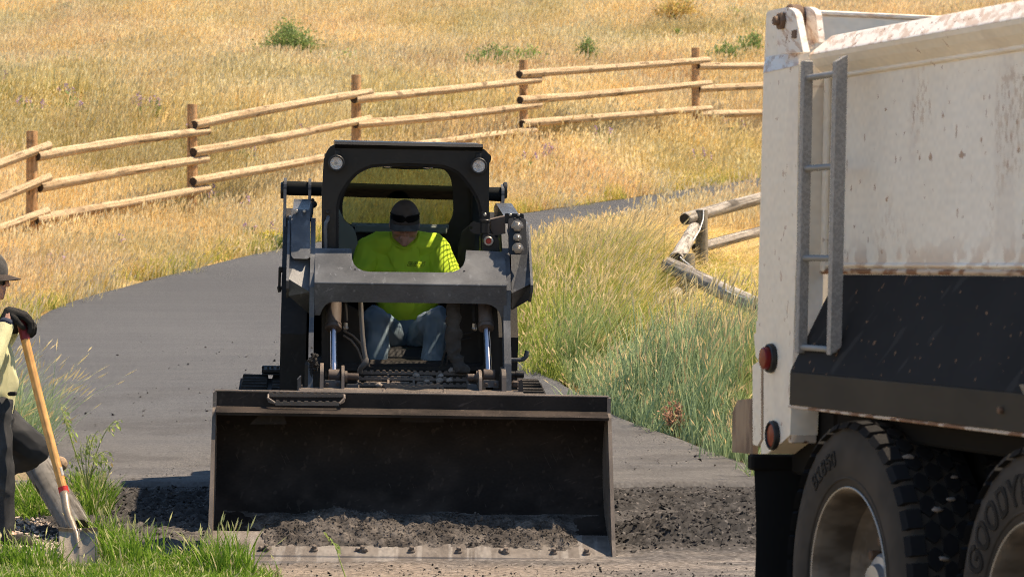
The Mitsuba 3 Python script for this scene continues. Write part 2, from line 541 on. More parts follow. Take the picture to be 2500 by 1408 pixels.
pmat('peeled_pine', wood_fn((0.50, 0.375, 0.235), (0.36, 0.25, 0.14)), rough=0.8, spec=0.2)
pmat('treated_post', wood_fn((0.50, 0.30, 0.15), (0.36, 0.20, 0.09)), rough=0.8, spec=0.2)
pmat('grey_wood', wood_fn((0.38, 0.34, 0.295), (0.20, 0.175, 0.148)), rough=0.9, spec=0.15)
pmat('grey_post', wood_fn((0.25, 0.215, 0.165), (0.12, 0.10, 0.075)), rough=0.9, spec=0.15)
pmat('end_grain', lambda p, n, uv: mix((0.07, 0.05, 0.035), (0.025, 0.018, 0.013), fbm(p.x * 40, p.y * 40, p.z * 40)), rough=0.95)


def log_mesh(p0, p1, r0, r1, n=14, seg=14, wob=0.010, seed=0, bow_=0.012):
    """round timber: slightly crooked, uv = (metres along, turn)"""
    p0, p1 = np.asarray(p0, float), np.asarray(p1, float)
    L = np.linalg.norm(p1 - p0)
    d = (p1 - p0) / L
    a, b = basis(d)
    t = np.linspace(0, 1, seg)
    ang = np.linspace(0, 2 * np.pi, n + 1)
    rg = np.random.default_rng(seed)
    bow = (rg.random(2) - 0.5) * bow_ * L
    V, UV = [], []
    for k in t:
        c = p0 + d * (L * k) + (a * bow[0] + b * bow[1]) * math.sin(math.pi * k)
        r = r0 + (r1 - r0) * k + wob * (meshkit.noise(np.stack([np.full(n + 1, k * L * 2.2 + seed * 7), np.cos(ang) * 0.8, np.sin(ang) * 0.8], -1), seed) - 0.5)
        V.append(c + r[:, None] * (np.cos(ang)[:, None] * a + np.sin(ang)[:, None] * b))
        UV.append(np.stack([np.full(n + 1, k * L + seed * 1.7), ang / (2 * np.pi) + seed * 0.37], 1))
    ch = 0.012
    first, last = V[0], V[-1]
    V = [first.mean(0) + (first - first.mean(0)) * 0.86 - d * ch * 0.5] + V + [last.mean(0) + (last - last.mean(0)) * 0.86 + d * ch * 0.5]
    UV = [UV[0]] + UV + [UV[-1]]
    m, rows = n + 1, len(V)
    F = []
    for i in range(rows - 1):
        for j in range(n):
            F += [[i * m + j, i * m + j + 1, (i + 1) * m + j + 1], [i * m + j, (i + 1) * m + j + 1, (i + 1) * m + j]]
    ends = []
    for row, s in ((V[0], -1), (V[-1], 1)):
        c = row.mean(0) + d * s * 0.001
        ev = np.vstack([row + d * s * 0.001, c])
        ef = [[m, j + 1, j] if s < 0 else [m, j, j + 1] for j in range(n)]
        ends.append(trimesh.Trimesh(ev, ef, process=False))
    return trimesh.Trimesh(np.vstack(V), F, process=False), np.vstack(UV), ends


def put_log(parent, name, p0, p1, r0, r1, mat, endmat='end_grain', **kw):
    m, uv, ends = log_mesh(p0, p1, r0, r1, **kw)
    k = put(parent, name, m, mat, smooth=True, uv=uv)
    for e in ends:
        scene[uniq(f'{k}__end_grain')] = ply_(e, endmat)
    return k


fence = thing('rail_fence', 'long new three-rail fence of pale round poles crossing the hillside', 'fence')
POSTS = [(-330, 37 - 2.6, 372, 640), (78, 37, 321, 575), (468, 40, 256, 500), (870, 43.5, 184, 420), (1278, 47.5, 148, 345), (1697, 52, 118, 312), (2130, 56.5, 104, 300)]
for i, (x, Y, yt, yb) in enumerate(POSTS):
    top = at(x, yt, Y)
    base = np.array([top[0], top[1], min(hz(top[0], top[1]) - 0.25, at(x, yb, Y)[2])])
    put_log(fence, 'post', base, top + [0.004 * (i % 3 - 1), 0, 0], 0.074, 0.068, 'treated_post', seed=20 + i, seg=8)
PX = [p[0] for p in POSTS]
PY = [p[1] for p in POSTS]
RAILS = [(-330, 520, 120, 355, -1), (-330, 610, 120, 433, -1), (-330, 680, 115, 515, -1),
         (90, 382, 508, 320, 1), (97, 457, 505, 388, 1), (87, 537, 508, 460, 1),
         (474, 305, 905, 225, 1), (472, 372, 903, 290, 1), (472, 444, 890, 367, 1),
         (865, 243, 1318, 195, 1), (868, 304, 1318, 256, 1), (875, 376, 1305, 318, 1),
         (1268, 182, 1730, 147, 1), (1270, 245, 1733, 203, 1), (1275, 302, 1735, 265, 1),
         (1703, 162, 2170, 151, 1), (1705, 217, 2170, 209, 1), (1705, 280, 2170, 268, 1)]
for i, (x0, y0, x1, y1, s) in enumerate(RAILS):
    # every bay's rails lie against the camera side of the posts; neighbours lap side by side, one above the other
    Y0, Y1 = np.interp([x0, x1], PX, PY) - 0.125
    put_log(fence, 'rail', at(x0, y0, Y0), at(x1, y1, Y1), 0.066, 0.054, 'peeled_pine', seed=40 + i, seg=22, n=12)

wf = thing('weathered_rail_fence', 'old grey split rail fence corner in tall grass left of the truck', 'fence')
put_log(wf, 'post', at(1714, 700, 31), at(1712, 514, 31), 0.068, 0.064, 'grey_post', seed=71, seg=8)
put_log(wf, 'post', at(1676, 770, 28.0), at(1672, 620, 28.0), 0.092, 0.088, 'grey_post', seed=72, seg=8)
put_log(wf, 'rail', at(1672, 534, 30.86), at(1980, 452, 33.0), 0.066, 0.060, 'grey_wood', seed=73, bow_=0.003)
put_log(wf, 'rail', at(1700, 606, 31.15), at(1980, 532, 33.2), 0.055, 0.05, 'grey_wood', seed=74, bow_=0.003)
put_log(wf, 'rail', at(1765, 664, 31.3), at(1980, 598, 33.2), 0.05, 0.048, 'grey_wood', seed=75, bow_=0.003)
put_log(wf, 'rail', at(1697, 553, 31.12), at(1651, 634, 27.87), 0.060, 0.074, 'grey_wood', seed=76, bow_=0)
put_log(wf, 'rail', at(1632, 648, 27.8), at(1960, 800, 24.9), 0.076, 0.074, 'grey_wood', seed=77, bow_=0.002, n=18)
put_log(wf, 'rail', at(1641, 729, 27.7), at(1672, 688, 28.3), 0.055, 0.055, 'grey_wood', seed=78, bow_=0)
pmat('white_cord', (0.75, 0.75, 0.72), rough=0.6)
pts = [at(1718, 513, 30.9), at(1717, 535, 30.8), at(1708, 562, 30.3), at(1693, 585, 29.6), at(1672, 602, 28.9), at(1658, 615, 28.2), at(1662, 630, 27.78), at(1690, 652, 27.7), at(1720, 676, 27.2), at(1760, 704, 26.5),
       at(1800, 722, 25.9), at(1850, 733, 25.4), at(1940, 745, 24.8)]
tt = np.linspace(0, len(pts) - 1, 60)
pts = np.stack([np.interp(tt, np.arange(len(pts)), np.array(pts)[:, k]) for k in range(3)], 1)
t_ = thing('white_cord', 'thin white cord draped between the old grey fence posts', 'cord')
put(t_, '', tube(pts, 0.0055, 5), 'white_cord', smooth=True)


# ---------------------------------------------------------------- grass
def blades(rng, n, sx, sy, h, w, lean, wind, seed_p=0.0, curve=0.5, clump=0.0, head=(0.07, 0.008), spread=6.28):
    """n grass blades over a patch sx by sy -> (verts, faces, uv). uv.x = a random number of the blade, uv.y = height along it (heads: above 1)"""
    x = (rng.random(n) - 0.5) * sx
    y = (rng.random(n) - 0.5) * sy
    if clump:
        k = max(3, int(n / 60))
        cx, cy = (rng.random(k) - 0.5) * sx, (rng.random(k) - 0.5) * sy
        idx = rng.integers(0, k, n)
        x = np.clip(x * (1 - clump) + (cx[idx] + rng.normal(0, 0.04, n)) * clump, -sx / 2, sx / 2)
        y = np.clip(y * (1 - clump) + (cy[idx] + rng.normal(0, 0.04, n)) * clump, -sy / 2, sy / 2)
    H = h[0] + (h[1] - h[0]) * rng.random(n) ** 1.3
    a = rng.random(n) * 2 * np.pi
    ln = lean * (0.3 + rng.random(n))
    dxy = np.stack([np.cos(a) * ln, np.sin(a) * ln], 1) + np.asarray(wind)[None] * (0.5 + rng.random((n, 1)))
    face = rng.random(n) * spread
    W = w * (0.6 + 0.8 * rng.random(n))
    lv = np.array([0, 0.4, 0.75, 1.0])
    wd = np.array([0.9, 1.0, 0.62, 0.0])
    side = np.stack([np.cos(face), np.sin(face), 0 * face], 1)
    rid = rng.random(n)
    V, UV = [], []
    C = []
    for k in range(4):
        off = dxy * (lv[k] ** (1 + curve))[None] if np.ndim(lv[k]) else dxy * lv[k] ** (1 + curve)
        z = H * lv[k] * (1 - 0.18 * np.minimum(1.5, (dxy ** 2).sum(1)) * lv[k])
        c = np.stack([x + off[:, 0] * H, y + off[:, 1] * H, z], 1)
        C.append(c)
        if k < 3:
            V += [c - side * (W * wd[k] / 2)[:, None], c + side * (W * wd[k] / 2)[:, None]]
            UV += [np.stack([rid, np.full(n, lv[k])], 1)] * 2
        else:
            V.append(c)
            UV.append(np.stack([rid, np.full(n, lv[k])], 1))
    V, UV = np.stack(V, 1), np.stack(UV, 1)                     # n x 7
    f = np.array([[0, 1, 3], [0, 3, 2], [2, 3, 5], [2, 5, 4], [4, 5, 6]])
    F = (f[None] + (np.arange(n) * 7)[:, None, None]).reshape(-1, 3)
    V, UV = V.reshape(-1, 3), UV.reshape(-1, 2)
    if seed_p:
        pick = np.nonzero(rng.random(n) < seed_p)[0]
        if len(pick):
            tip, pre = C[3][pick], C[2][pick]
            d = tip - pre
            d /= np.linalg.norm(d, axis=1, keepdims=True) + 1e-9
            m = len(pick)
            hl = head[0] * (0.6 + 0.8 * rng.random(m))
            hw = head[1] * (0.6 + 0.8 * rng.random(m))
            sd = side[pick]
            s2 = np.cross(d, sd)
            vs = []
            for s_ in (sd, s2):
                vs += [tip - d * 0.2 * hl[:, None], tip + d * 0.35 * hl[:, None] + s_ * hw[:, None], tip + d * hl[:, None], tip + d * 0.35 * hl[:, None] - s_ * hw[:, None]]
            vs = np.stack(vs, 1).reshape(-1, 3)
            hf = np.array([[0, 1, 2], [0, 2, 3], [4, 5, 6], [4, 6, 7]])
            hf = (hf[None] + (np.arange(m) * 8)[:, None, None]).reshape(-1, 3) + len(V)
            V = np.vstack([V, vs])
            UV = np.vstack([UV, np.stack([np.repeat(rid[pick], 8), np.full(m * 8, 1.3)], 1)])
            F = np.vstack([F, hf])
    return V, F, UV


def grass_mat(key, fn, trans=0.55):
    scene['mat_' + key] = {'type': 'principledthin', 'base_color': proc(fn), 'diff_trans': trans, 'roughness': 0.6, 'spec_trans': 0.0, 'eta': 1.3}
    return key


def dry_fn(p, n, uv):
    big = fbm(p.x * 0.22, p.y * 0.16, 1.0, 3)
    mid = fbm(p.x * 0.7, p.y * 0.45, 4.0, 3)
    r = uv.x
    c = mix((0.93, 0.74, 0.37), (0.95, 0.835, 0.54), smoothstep(0.2, 0.9, r))
    c = mix(c, (0.84, 0.64, 0.39), smoothstep(0.52, 0.66, mid) * smoothstep(0.2, 0.6, noise(r * 37, 0, 0)) * 0.8)
    green = smoothstep(0.54, 0.70, big + 0.25 * (mid - 0.5)) * 0.6 + smoothstep(0.90, 0.95, noise(r * 51, 3, 0)) * 0.6
    near = smoothstep(37, 31, p.y)
    c = mix(c, (0.56, 0.52, 0.17), dr.clip(green, 0, 1) * (1 - 0.55 * smoothstep(0.5, 1.2, uv.y)))
    c = mix(c, (0.50, 0.47, 0.17), smoothstep(0.45, 0.0, uv.y) * 0.6)
    c = mix(c, (0.90, 0.69, 0.44), near * smoothstep(1.1, 1.25, uv.y) * 0.6)
    c = mix(c, (0.97, 0.88, 0.62), smoothstep(0.45, 0.75, fbm(p.x * 0.7, p.y * 0.45, 8.0, 3)) * 0.45)
    return c * (0.72 + 0.5 * noise(r * 97, 1, 0)) * (0.86 + 0.28 * fbm(p.x * 0.55, p.y * 0.3, 6.0, 3))


def tall_fn(p, n, uv):
    big = fbm(p.x * 0.55, p.y * 0.4, 2.0, 3)
    r = uv.x
    up = smoothstep(25.0, 32, p.y) * 0.55 + smoothstep(0.9, 3.5, p.x) * 0.22
    blue = smoothstep(0.50, 0.60, fbm(p.x * 0.9, p.y * 0.5, 9.0, 2)) * smoothstep(27, 23, p.y)
    g = mix((0.34, 0.42, 0.07), (0.56, 0.58, 0.15), noise(r * 33, 0, 0))
    g = mix(g, (0.36, 0.50, 0.36), blue * 0.65)
    dry = dr.clip(up + 0.9 * (big - 0.45) + 1.0 * (noise(r * 71, 2, 0) - 0.60) + 0.40 * smoothstep(0.55, 1.1, uv.y), 0, 1)
    c = mix(g, (0.90, 0.72, 0.28), smoothstep(0.25, 0.75, dry))
    c = mix(c, (0.88, 0.68, 0.40), smoothstep(1.1, 1.25, uv.y) * 0.8)
    return c * (0.72 + 0.5 * noise(r * 97, 1, 0))


def lush_fn(p, n, uv):
    r = uv.x
    c = mix((0.12, 0.26, 0.02), (0.30, 0.42, 0.07), noise(r * 33, 0, 0))
    c = mix(c, (0.62, 0.54, 0.30), smoothstep(0.76, 0.86, noise(r * 71, 2, 0)))
    c = mix(c, (0.70, 0.64, 0.36), smoothstep(1.1, 1.25, uv.y) * 0.7)
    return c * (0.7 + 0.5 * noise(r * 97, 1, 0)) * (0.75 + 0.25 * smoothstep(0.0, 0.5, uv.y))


grass_mat('dry_grass_leaf', dry_fn, 0.75)
grass_mat('tall_grass_leaf', tall_fn, 0.7)
grass_mat('lush_grass_leaf', lush_fn, 0.7)


def patch_group(name, V, F, UV, mat):
    scene[name] = {'type': 'shapegroup', 'leaf': ply_(trimesh.Trimesh(V, F, process=False), mat, uv=UV)}


def tilt_matrix(x, y, z, rot, sc, szz=1.0):
    e = 0.35
    gx = float((hz(x + e, y) - hz(x - e, y)) / (2 * e))
    gy = float((hz(x, y + e) - hz(x, y - e)) / (2 * e))
    c, s = math.cos(rot) * sc, math.sin(rot) * sc
    # patch follows the slope while blades stay upright
    A = np.array([[c, -s, 0, x], [s, c, 0, y], [gx * c + gy * s, -gx * s + gy * c, sc * szz, z], [0, 0, 0, 1]])
    return T4(A.tolist())


STUFF_N = {}


def scatter(key, label, catg, groups, spots, rng, rotmax=0.9, zoff=-0.03, scale=(0.65, 1.3), zs=None):
    if key not in labels:
        labels[key] = {'label': label, 'category': catg, 'kind': 'stuff'}
    for x, y in spots:
        STUFF_N[key] = STUFF_N.get(key, 0) + 1
        g = groups[rng.integers(len(groups))]
        z = float(hz(x, y)) + zoff
        szz = rng.uniform(*scale) * (zs(x, y) if zs else 1)
        scene[f'{key}__{STUFF_N[key]:03d}'] = {'type': 'instance', 'to_world': tilt_matrix(x, y, z, rng.uniform(-rotmax, rotmax), 1.0, szz), 'shapegroup': {'type': 'ref', 'id': g}}


def in_view(x, y, margin=1.5):
    return np.abs(x) < 1250 / FOC * y + margin


def grid_spots(rng, x0, x1, y0, y1, step, keep):
    gx, gy = np.meshgrid(np.arange(x0, x1, step), np.arange(y0, y1, step))
    gx = gx.ravel() + rng.uniform(-0.4, 0.4, gx.size) * step
    gy = gy.ravel() + rng.uniform(-0.4, 0.4, gy.size) * step
    k = keep(gx, gy)
    return list(zip(gx[k], gy[k]))


def off_road(x, y, d=0.0):
    return shapely.distance(ROADPOLY, shapely.points(x, y)) > d


# which side of the lane: right of the right edge = the tall green bank
def right_side(x, y):
    xr = np.interp(y, RIGHT[:, 1], RIGHT[:, 0])
    return (x > xr) & (y < 46)


def mid_left(x, y):
    return ~right_side(x, y)


g_rng = np.random.default_rng(11)
WIND = (0.22, 0.05)
names = []
for i in range(4):
    patch_group(f'field_near_{i}', *blades(g_rng, 420, 1.15, 1.15, (0.12, 0.34), 0.0085, 0.28, WIND, 0.5, clump=0.35, head=(0.06, 0.009)), 'dry_grass_leaf')
    patch_group(f'field_far_{i}', *blades(g_rng, 330, 1.3, 1.3, (0.14, 0.38), 0.014, 0.28, WIND, 0.5, clump=0.35, head=(0.075, 0.013)), 'dry_grass_leaf')
DRY = ('dry golden grass covering the hillside behind the fence and lane', 'grass')
sp = grid_spots(g_rng, -12, 12, 22, 44, 0.62, lambda x, y: in_view(x, y, 1.2) & off_road(x, y, 0.25) & mid_left(x, y) & (y > 24 + 0 * x))
scatter('dry_grass', *DRY, [f'field_near_{i}' for i in range(4)], sp, g_rng)
sp = grid_spots(g_rng, -17, 17, 44, 82, 0.78, lambda x, y: in_view(x, y, 1.2) & off_road(x, y, 0.25) & ~right_side(x, y))
scatter('dry_grass', *DRY, [f'field_far_{i}' for i in range(4)], sp, g_rng)
sp = grid_spots(g_rng, 0, 12, 40, 58, 0.7, lambda x, y: in_view(x, y, 1.0) & off_road(x, y, 0.25) & right_side(x, y))
scatter('dry_grass', *DRY, [f'field_far_{i}' for i in range(4)], sp, g_rng)

for i in range(4):
    patch_group(f'tall_{i}', *blades(g_rng, 520, 0.75, 0.75, (0.32, 0.90), 0.0085, 0.34, (0.24, 0.02), 0.26, curve=0.9, clump=0.6, head=(0.10, 0.006)), 'tall_grass_leaf')
    patch_group(f'verge_{i}', *blades(g_rng, 200, 0.6, 0.6, (0.08, 0.25), 0.0085, 0.5, (0.05, -0.1), 0.15, curve=0.8, clump=0.4, head=(0.05, 0.006)), 'tall_grass_leaf')
def tallness(x, y):
    dip = 1 - 0.62 * math.exp(-((x - 1.62) / 0.75) ** 2 - ((y - 26.9) / 1.5) ** 2)
    return dip * float(np.interp((x / y * FOC + 1250), [1480, 1600], [1.0, 0.36]) if y > 22.5 else 1.0) * float(np.interp(y, [25.5, 32, 40], [1.08, 0.62, 0.5])) * (0.62 + 0.38 * float(np.clip((shapely.distance(ROADPOLY, Point(x, y)) - 0.1) / 0.9, 0, 1)))


sp = grid_spots(g_rng, -1.5, 8, 19, 40, 0.36, lambda x, y: in_view(x, y, 0.8) & off_road(x, y, 0.22) & right_side(x, y))
scatter('tall_grass', 'tall green and straw grass on the bank between loader and truck', 'grass', [f'tall_{i}' for i in range(4)], sp, g_rng, zs=tallness)
sp = grid_spots(g_rng, -1.5, 8, 19, 30, 0.30, lambda x, y: in_view(x, y, 0.8) & off_road(x, y, 0.02) & ~off_road(x, y, 0.6) & right_side(x, y))
scatter('tall_grass', '', '', [f'verge_{i}' for i in range(4)], sp, g_rng, zoff=-0.01)
sp = grid_spots(g_rng, -12, 12, 26, 50, 0.45, lambda x, y: in_view(x, y, 0.8) & off_road(x, y, 0.02) & ~off_road(x, y, 0.55) & ~right_side(x, y))
scatter('dry_grass', *DRY, [f'verge_{i}' for i in range(4)], sp, g_rng, zoff=-0.01)

# the green shoulder at lower left, where the worker stands
for i in range(3):
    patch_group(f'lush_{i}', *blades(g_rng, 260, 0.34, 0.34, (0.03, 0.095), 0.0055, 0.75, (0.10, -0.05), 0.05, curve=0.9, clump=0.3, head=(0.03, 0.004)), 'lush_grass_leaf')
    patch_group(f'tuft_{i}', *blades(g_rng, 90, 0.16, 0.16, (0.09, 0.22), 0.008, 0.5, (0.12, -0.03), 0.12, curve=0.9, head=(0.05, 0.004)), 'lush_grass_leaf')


def shoulder(x, y):
    p = shapely.points(x, y)
    return shapely.contains(SHOULDER, p)


SHOULDER = shapely.union_all([Polygon([ground_at(x, y, 11.0)[:2] for x, y in q_]).buffer(0) for q_ in (
    [(15, 1198), (200, 1205), (240, 1262), (235, 1285), (150, 1258), (15, 1262)],
    [(-260, 1372), (130, 1382), (150, 1404), (240, 1404), (268, 1352), (330, 1372), (470, 1380), (590, 1396), (640, 1470), (640, 1600), (-400, 1600)],
    [(225, 1282), (262, 1335), (275, 1372), (240, 1378)])])
GRAVEL = Polygon([ground_at(x, y, 11.0)[:2] for x, y in ([(25, 1272), (110, 1268), (165, 1290), (165, 1358), (60, 1362), (15, 1335)])])
sp = grid_spots(g_rng, -4.5, -0.9, 12.5, 20, 0.185, lambda x, y: shoulder(x, y) & ~shapely.contains(GRAVEL, shapely.points(x, y)) & ~((np.abs(x + 2.22) < 0.26) & (y > 15.2) & (y < 16.3)))
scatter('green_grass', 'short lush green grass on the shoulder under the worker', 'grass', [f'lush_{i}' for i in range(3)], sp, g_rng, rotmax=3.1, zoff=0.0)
sp = []
for x, y in [(520, 1398), (545, 1402), (570, 1405), (498, 1388), (470, 1405), (580, 1415), (540, 1420), (430, 1400), (350, 1385), (380, 1405), (300, 1395), (238, 1250), (228, 1215), (240, 1232), (215, 1196), (232, 1280), (100, 1225), (60, 1235),
             (110, 1408), (60, 1400), (15, 1392), (268, 1352), (282, 1374), (90, 1250), (246, 1335), (205, 1205)]:
    g_ = ground_at(x, y, 11.0)
    sp.append((g_[0], g_[1]))
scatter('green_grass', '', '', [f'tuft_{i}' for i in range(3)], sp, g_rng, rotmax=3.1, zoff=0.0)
# ---------------------------------------------------------------- compact track loader
_a, _b, _r = math.radians(3.6), math.radians(3.4), math.radians(1.05)
_ex = np.array([math.cos(_a), math.sin(_a), 0])
_ey = np.array([-math.sin(_a) * math.cos(_b), math.cos(_a) * math.cos(_b), math.sin(_b)])
_ez = np.cross(_ex, _ey)
_ex, _ez = _ex * math.cos(_r) - _ez * math.sin(_r), _ez * math.cos(_r) + _ex * math.sin(_r)
FL = Frame([-0.52, 15.9, -0.022], _ex, _ey, _ez)
P = FL.px


def paint_fn(base, dust, amt, scr=0.5):
    def fn(p, n, uv):
        d = fbm(p.x * 5, p.y * 5, p.z * 5, 4)
        s = fbm(p.x * 9 + p.z * 30, p.y * 9, p.z * 9 - p.x * 34, 3)
        up = smoothstep(-0.2, 0.9, n.z)
        g = noise(p.x * 120, p.y * 120, p.z * 120)
        c = mix(base, dust, dr.clip(amt * (smoothstep(0.35, 0.75, d) * (0.45 + 0.55 * up)) + 0.25 * amt * g, 0, 1))
        c = mix(c, [min(1, 1.9 * v) for v in dust], smoothstep(0.66, 0.80, s) * scr * 0.5)
        l1 = smoothstep(0.86, 0.93, noise(p.x * 7 + p.z * 5, p.z * 150 - p.x * 60, p.y * 40)) * smoothstep(0.45, 0.65, d)
        l2 = smoothstep(0.88, 0.94, noise(p.x * 190 + p.z * 90, p.z * 6, p.y * 20)) * smoothstep(0.55, 0.40, d)
        return mix(c, [min(1, 2.6 * v) for v in dust], dr.clip(l1 + l2, 0, 1) * scr * 0.75)
    return fn


pmat('loader_grey', paint_fn((0.041, 0.045, 0.052), (0.125, 0.131, 0.140), 0.95, 0.5), rough=0.45, spec=0.5)
pmat('loader_black', paint_fn((0.0065, 0.0068, 0.0078), (0.026, 0.025, 0.024), 0.5, 0.15), rough=0.42, spec=0.35)
pmat('loader_dark', paint_fn((0.016, 0.0145, 0.013), (0.05, 0.042, 0.035), 0.6, 0.2), rough=0.7, spec=0.3)
pmat('worn_steel', paint_fn((0.085, 0.068, 0.056), (0.17, 0.135, 0.11), 0.8, 0.35), rough=0.55, spec=0.5)
pmat('rusty_steel', paint_fn((0.062, 0.043, 0.033), (0.125, 0.102, 0.088), 0.7, 0.3), rough=0.7, spec=0.4)
pmat('bucket_steel', paint_fn((0.0115, 0.0085, 0.007), (0.046, 0.035, 0.0285), 0.8, 0.5), rough=0.7, spec=0.2)


def lip_fn(p, n, uv):
    d = fbm(p.x * 4, p.y * 6, p.z * 6, 4)
    g = noise(p.x * 70, p.y * 40, p.z * 40)
    st = fbm(p.x * 25, p.y * 2, 0, 3)
    c = mix((0.168, 0.148, 0.132), (0.108, 0.092, 0.081), smoothstep(0.35, 0.7, d))
    c = mix(c, (0.26, 0.24, 0.222), smoothstep(0.55, 0.75, st) * 0.6)
    return c * (0.8 + 0.4 * g)


pmat('lip_steel', lip_fn, rough=0.5, spec=0.5)
pmat('rubber', paint_fn((0.016, 0.016, 0.017), (0.045, 0.04, 0.036), 0.7, 0.2), rough=0.85, spec=0.2)
pmat('track_rubber', paint_fn((0.014, 0.0135, 0.013), (0.075, 0.066, 0.058), 0.9, 0.3), rough=0.9, spec=0.2)
pmat('headliner', paint_fn((0.19, 0.215, 0.19), (0.25, 0.27, 0.24), 0.4, 0.1), rough=0.8)
pmat('black_plastic', (0.012, 0.012, 0.013), rough=0.5)
pmat('tube_black', (0.012, 0.014, 0.0145), rough=0.8, spec=0.12)
pmat('zinc', paint_fn((0.40, 0.38, 0.35), (0.25, 0.20, 0.16), 0.7, 0.2), rough=0.35, metallic=0.7)
pmat('hose_grey', paint_fn((0.080, 0.074, 0.068), (0.15, 0.135, 0.12), 0.8, 0.3), rough=0.8)
pmat('hose_wrap', paint_fn((0.034, 0.030, 0.026), (0.085, 0.072, 0.062), 0.9, 0.3), rough=0.9)
pmat('red_plastic', (0.33, 0.03, 0.02), rough=0.4)
scene['mat_chrome'] = {'type': 'twosided', 'nested': {'type': 'roughconductor', 'material': 'Cr', 'alpha': 0.12}}
scene['mat_cab_glass'] = {'type': 'thindielectric', 'int_ior': 1.5, 'specular_transmittance': rgb(0.14, 0.20, 0.135), 'specular_reflectance': rgb(0.08, 0.08, 0.08)}
scene['mat_clear_lens'] = {'type': 'thindielectric', 'int_ior': 1.5}
scene['mat_reflector'] = {'type': 'twosided', 'nested': {'type': 'roughconductor', 'material': 'Al', 'alpha': 0.18}}

TL = thing('track_loader', 'black compact track loader with wide bucket lowered, parked facing the camera', 'track loader')


def lp(name, mesh, mat, smooth=False, label=None):
    return put(TL, name, mesh, mat, FL, smooth, label)


def sub(parent, name, mesh, mat, smooth=False, label=None):
    return put(parent, name, mesh, mat, FL, smooth, label)


def yz(pts, x0, x1, holes=()):
    return prism(pts, holes, abs(x1 - x0), lambda y, z: np.array([x0, y, z]), (1 if x1 > x0 else -1, 0, 0))


def face(pxs, depth, thick, holes=(), r=0):
    """plate traced in the front view; depth: a number, or a function of the photo row"""
    f = depth if callable(depth) else (lambda x, y: depth)
    o = round_poly(pxs, r) if r else np.array(pxs, float)
    return prism(o, holes, thick, lambda x, y: P(x, y, f(x, y)))


def hexnut(c, r, h, axis=(0, -1, 0)):
    return cyl(c, np.asarray(c, float) + np.asarray(axis, float) * h, r, n=6, bevel=0.12 * h)


# --- bucket
XL, XR = P(509, 1352, 0)[0], P(1503, 1372, 0)[0]
zt = float(P(1005, 963, 0.563)[2])
zl = float(P(1005, 1011, 0.47)[2])
zl2 = float(P(1005, 1003, 0.55)[2])
PROF = [(0.02, 0.010), (0.16, 0.05), (0.33, 0.106), (0.48, 0.165), (0.60, 0.235), (0.69, 0.34), (0.735, 0.45), (0.735, 0.56), (0.69, 0.655), (0.60, zl + 0.0), (0.54, zl + 0.012), (0.47, zl), (0.55, zl2), (0.557, zl2 + 0.004), (0.563, zt)]


def smooth_curve(pts, a, b, n=8):
    """rounds the run a..b of a polyline"""
    from scipy.interpolate import CubicSpline
    q = np.array(pts[a:b])
    s = np.r_[0, np.cumsum(np.linalg.norm(np.diff(q, axis=0), axis=1))]
    t = np.linspace(0, s[-1], (b - a - 1) * n + 1)
    return list(map(tuple, pts[:a])) + list(map(tuple, CubicSpline(s, q)(t))) + list(map(tuple, pts[b:]))


PR = smooth_curve(PROF, 2, 10, 5)
from shapely.geometry import LineString
shell = LineString(PR).buffer(0.009, cap_style=2, join_style=2)
BK = lp('bucket', None or yz(np.array(shell.exterior.coords)[:-1], XL + 0.012, XR - 0.012), 'bucket_steel', smooth=25)
side_out = [(0.0, -0.004), (0.20, 0.004), (0.55, 0.11), (0.70, 0.27), (0.755, 0.45), (0.75, 0.58), (0.70, zl - 0.02), (0.60, zt - 0.02), (0.58, zt + 0.002), (0.552, zt - 0.002), (0.535, zl2 + 0.006), (0.49, zl - 0.005), (0.30, 0.42), (0.12, 0.13)]
for x0, x1, s in ((XL - 0.008, XL + 0.012, -1), (XR - 0.012, XR + 0.008, 1)):
    sub(BK, 'side_plate', yz(side_out, x0, x1), 'worn_steel')
# cutting edge, bolted: two laps of plate
edge_poly = [(-0.006, -0.006), (0.03, -0.012), (0.34, 0.088), (0.335, 0.1195), (0.325, 0.124), (0.06, 0.040), (0.055, 0.031), (0.012, 0.017)]
sub(BK, 'cutting_edge', yz(edge_poly, XL - 0.024, XR + 0.006), 'lip_steel')
for i, x in enumerate((531, 588, 650, 767, 885, 1005, 1120, 1235, 1352, 1432)):
    c = P(x, 1327 + 0.012 * (x - 900), 0.115)
    c[2] = 0.058
    nz = nrm([0, -0.3, 1])
    bm = cat(cyl(c - nz * 0.004, c + nz * 0.012, 0.021, 0.019, 12, 0.003), cyl(c + nz * 0.011, c + nz * 0.03, 0.014, n=6, bevel=0.003))
    if i % 3 == 1 or i == 2:
        bm = cat(bm, *[ball(c + np.array([g_rng.uniform(-.03, .02), g_rng.uniform(-.02, .02), g_rng.uniform(0, .012)]), g_rng.uniform(0.006, 0.013), 1) for _ in range(10)])
    sub(BK, 'bolt', bm, 'worn_steel')
sub(BK, 'top_rim', tube([[XL + 0.004, 0.563, zt + 0.004], [XR - 0.004, 0.563, zt + 0.004]], 0.0085, 8), 'worn_steel', True)
sub(BK, 'weld_gusset', cat(face([(640, 1005), (690, 1003), (700, 1035), (610, 1035)], 0.505, 0.01), face([(985, 1010), (1075, 1010), (1085, 1030), (975, 1030)], 0.505, 0.01)), 'bucket_steel')


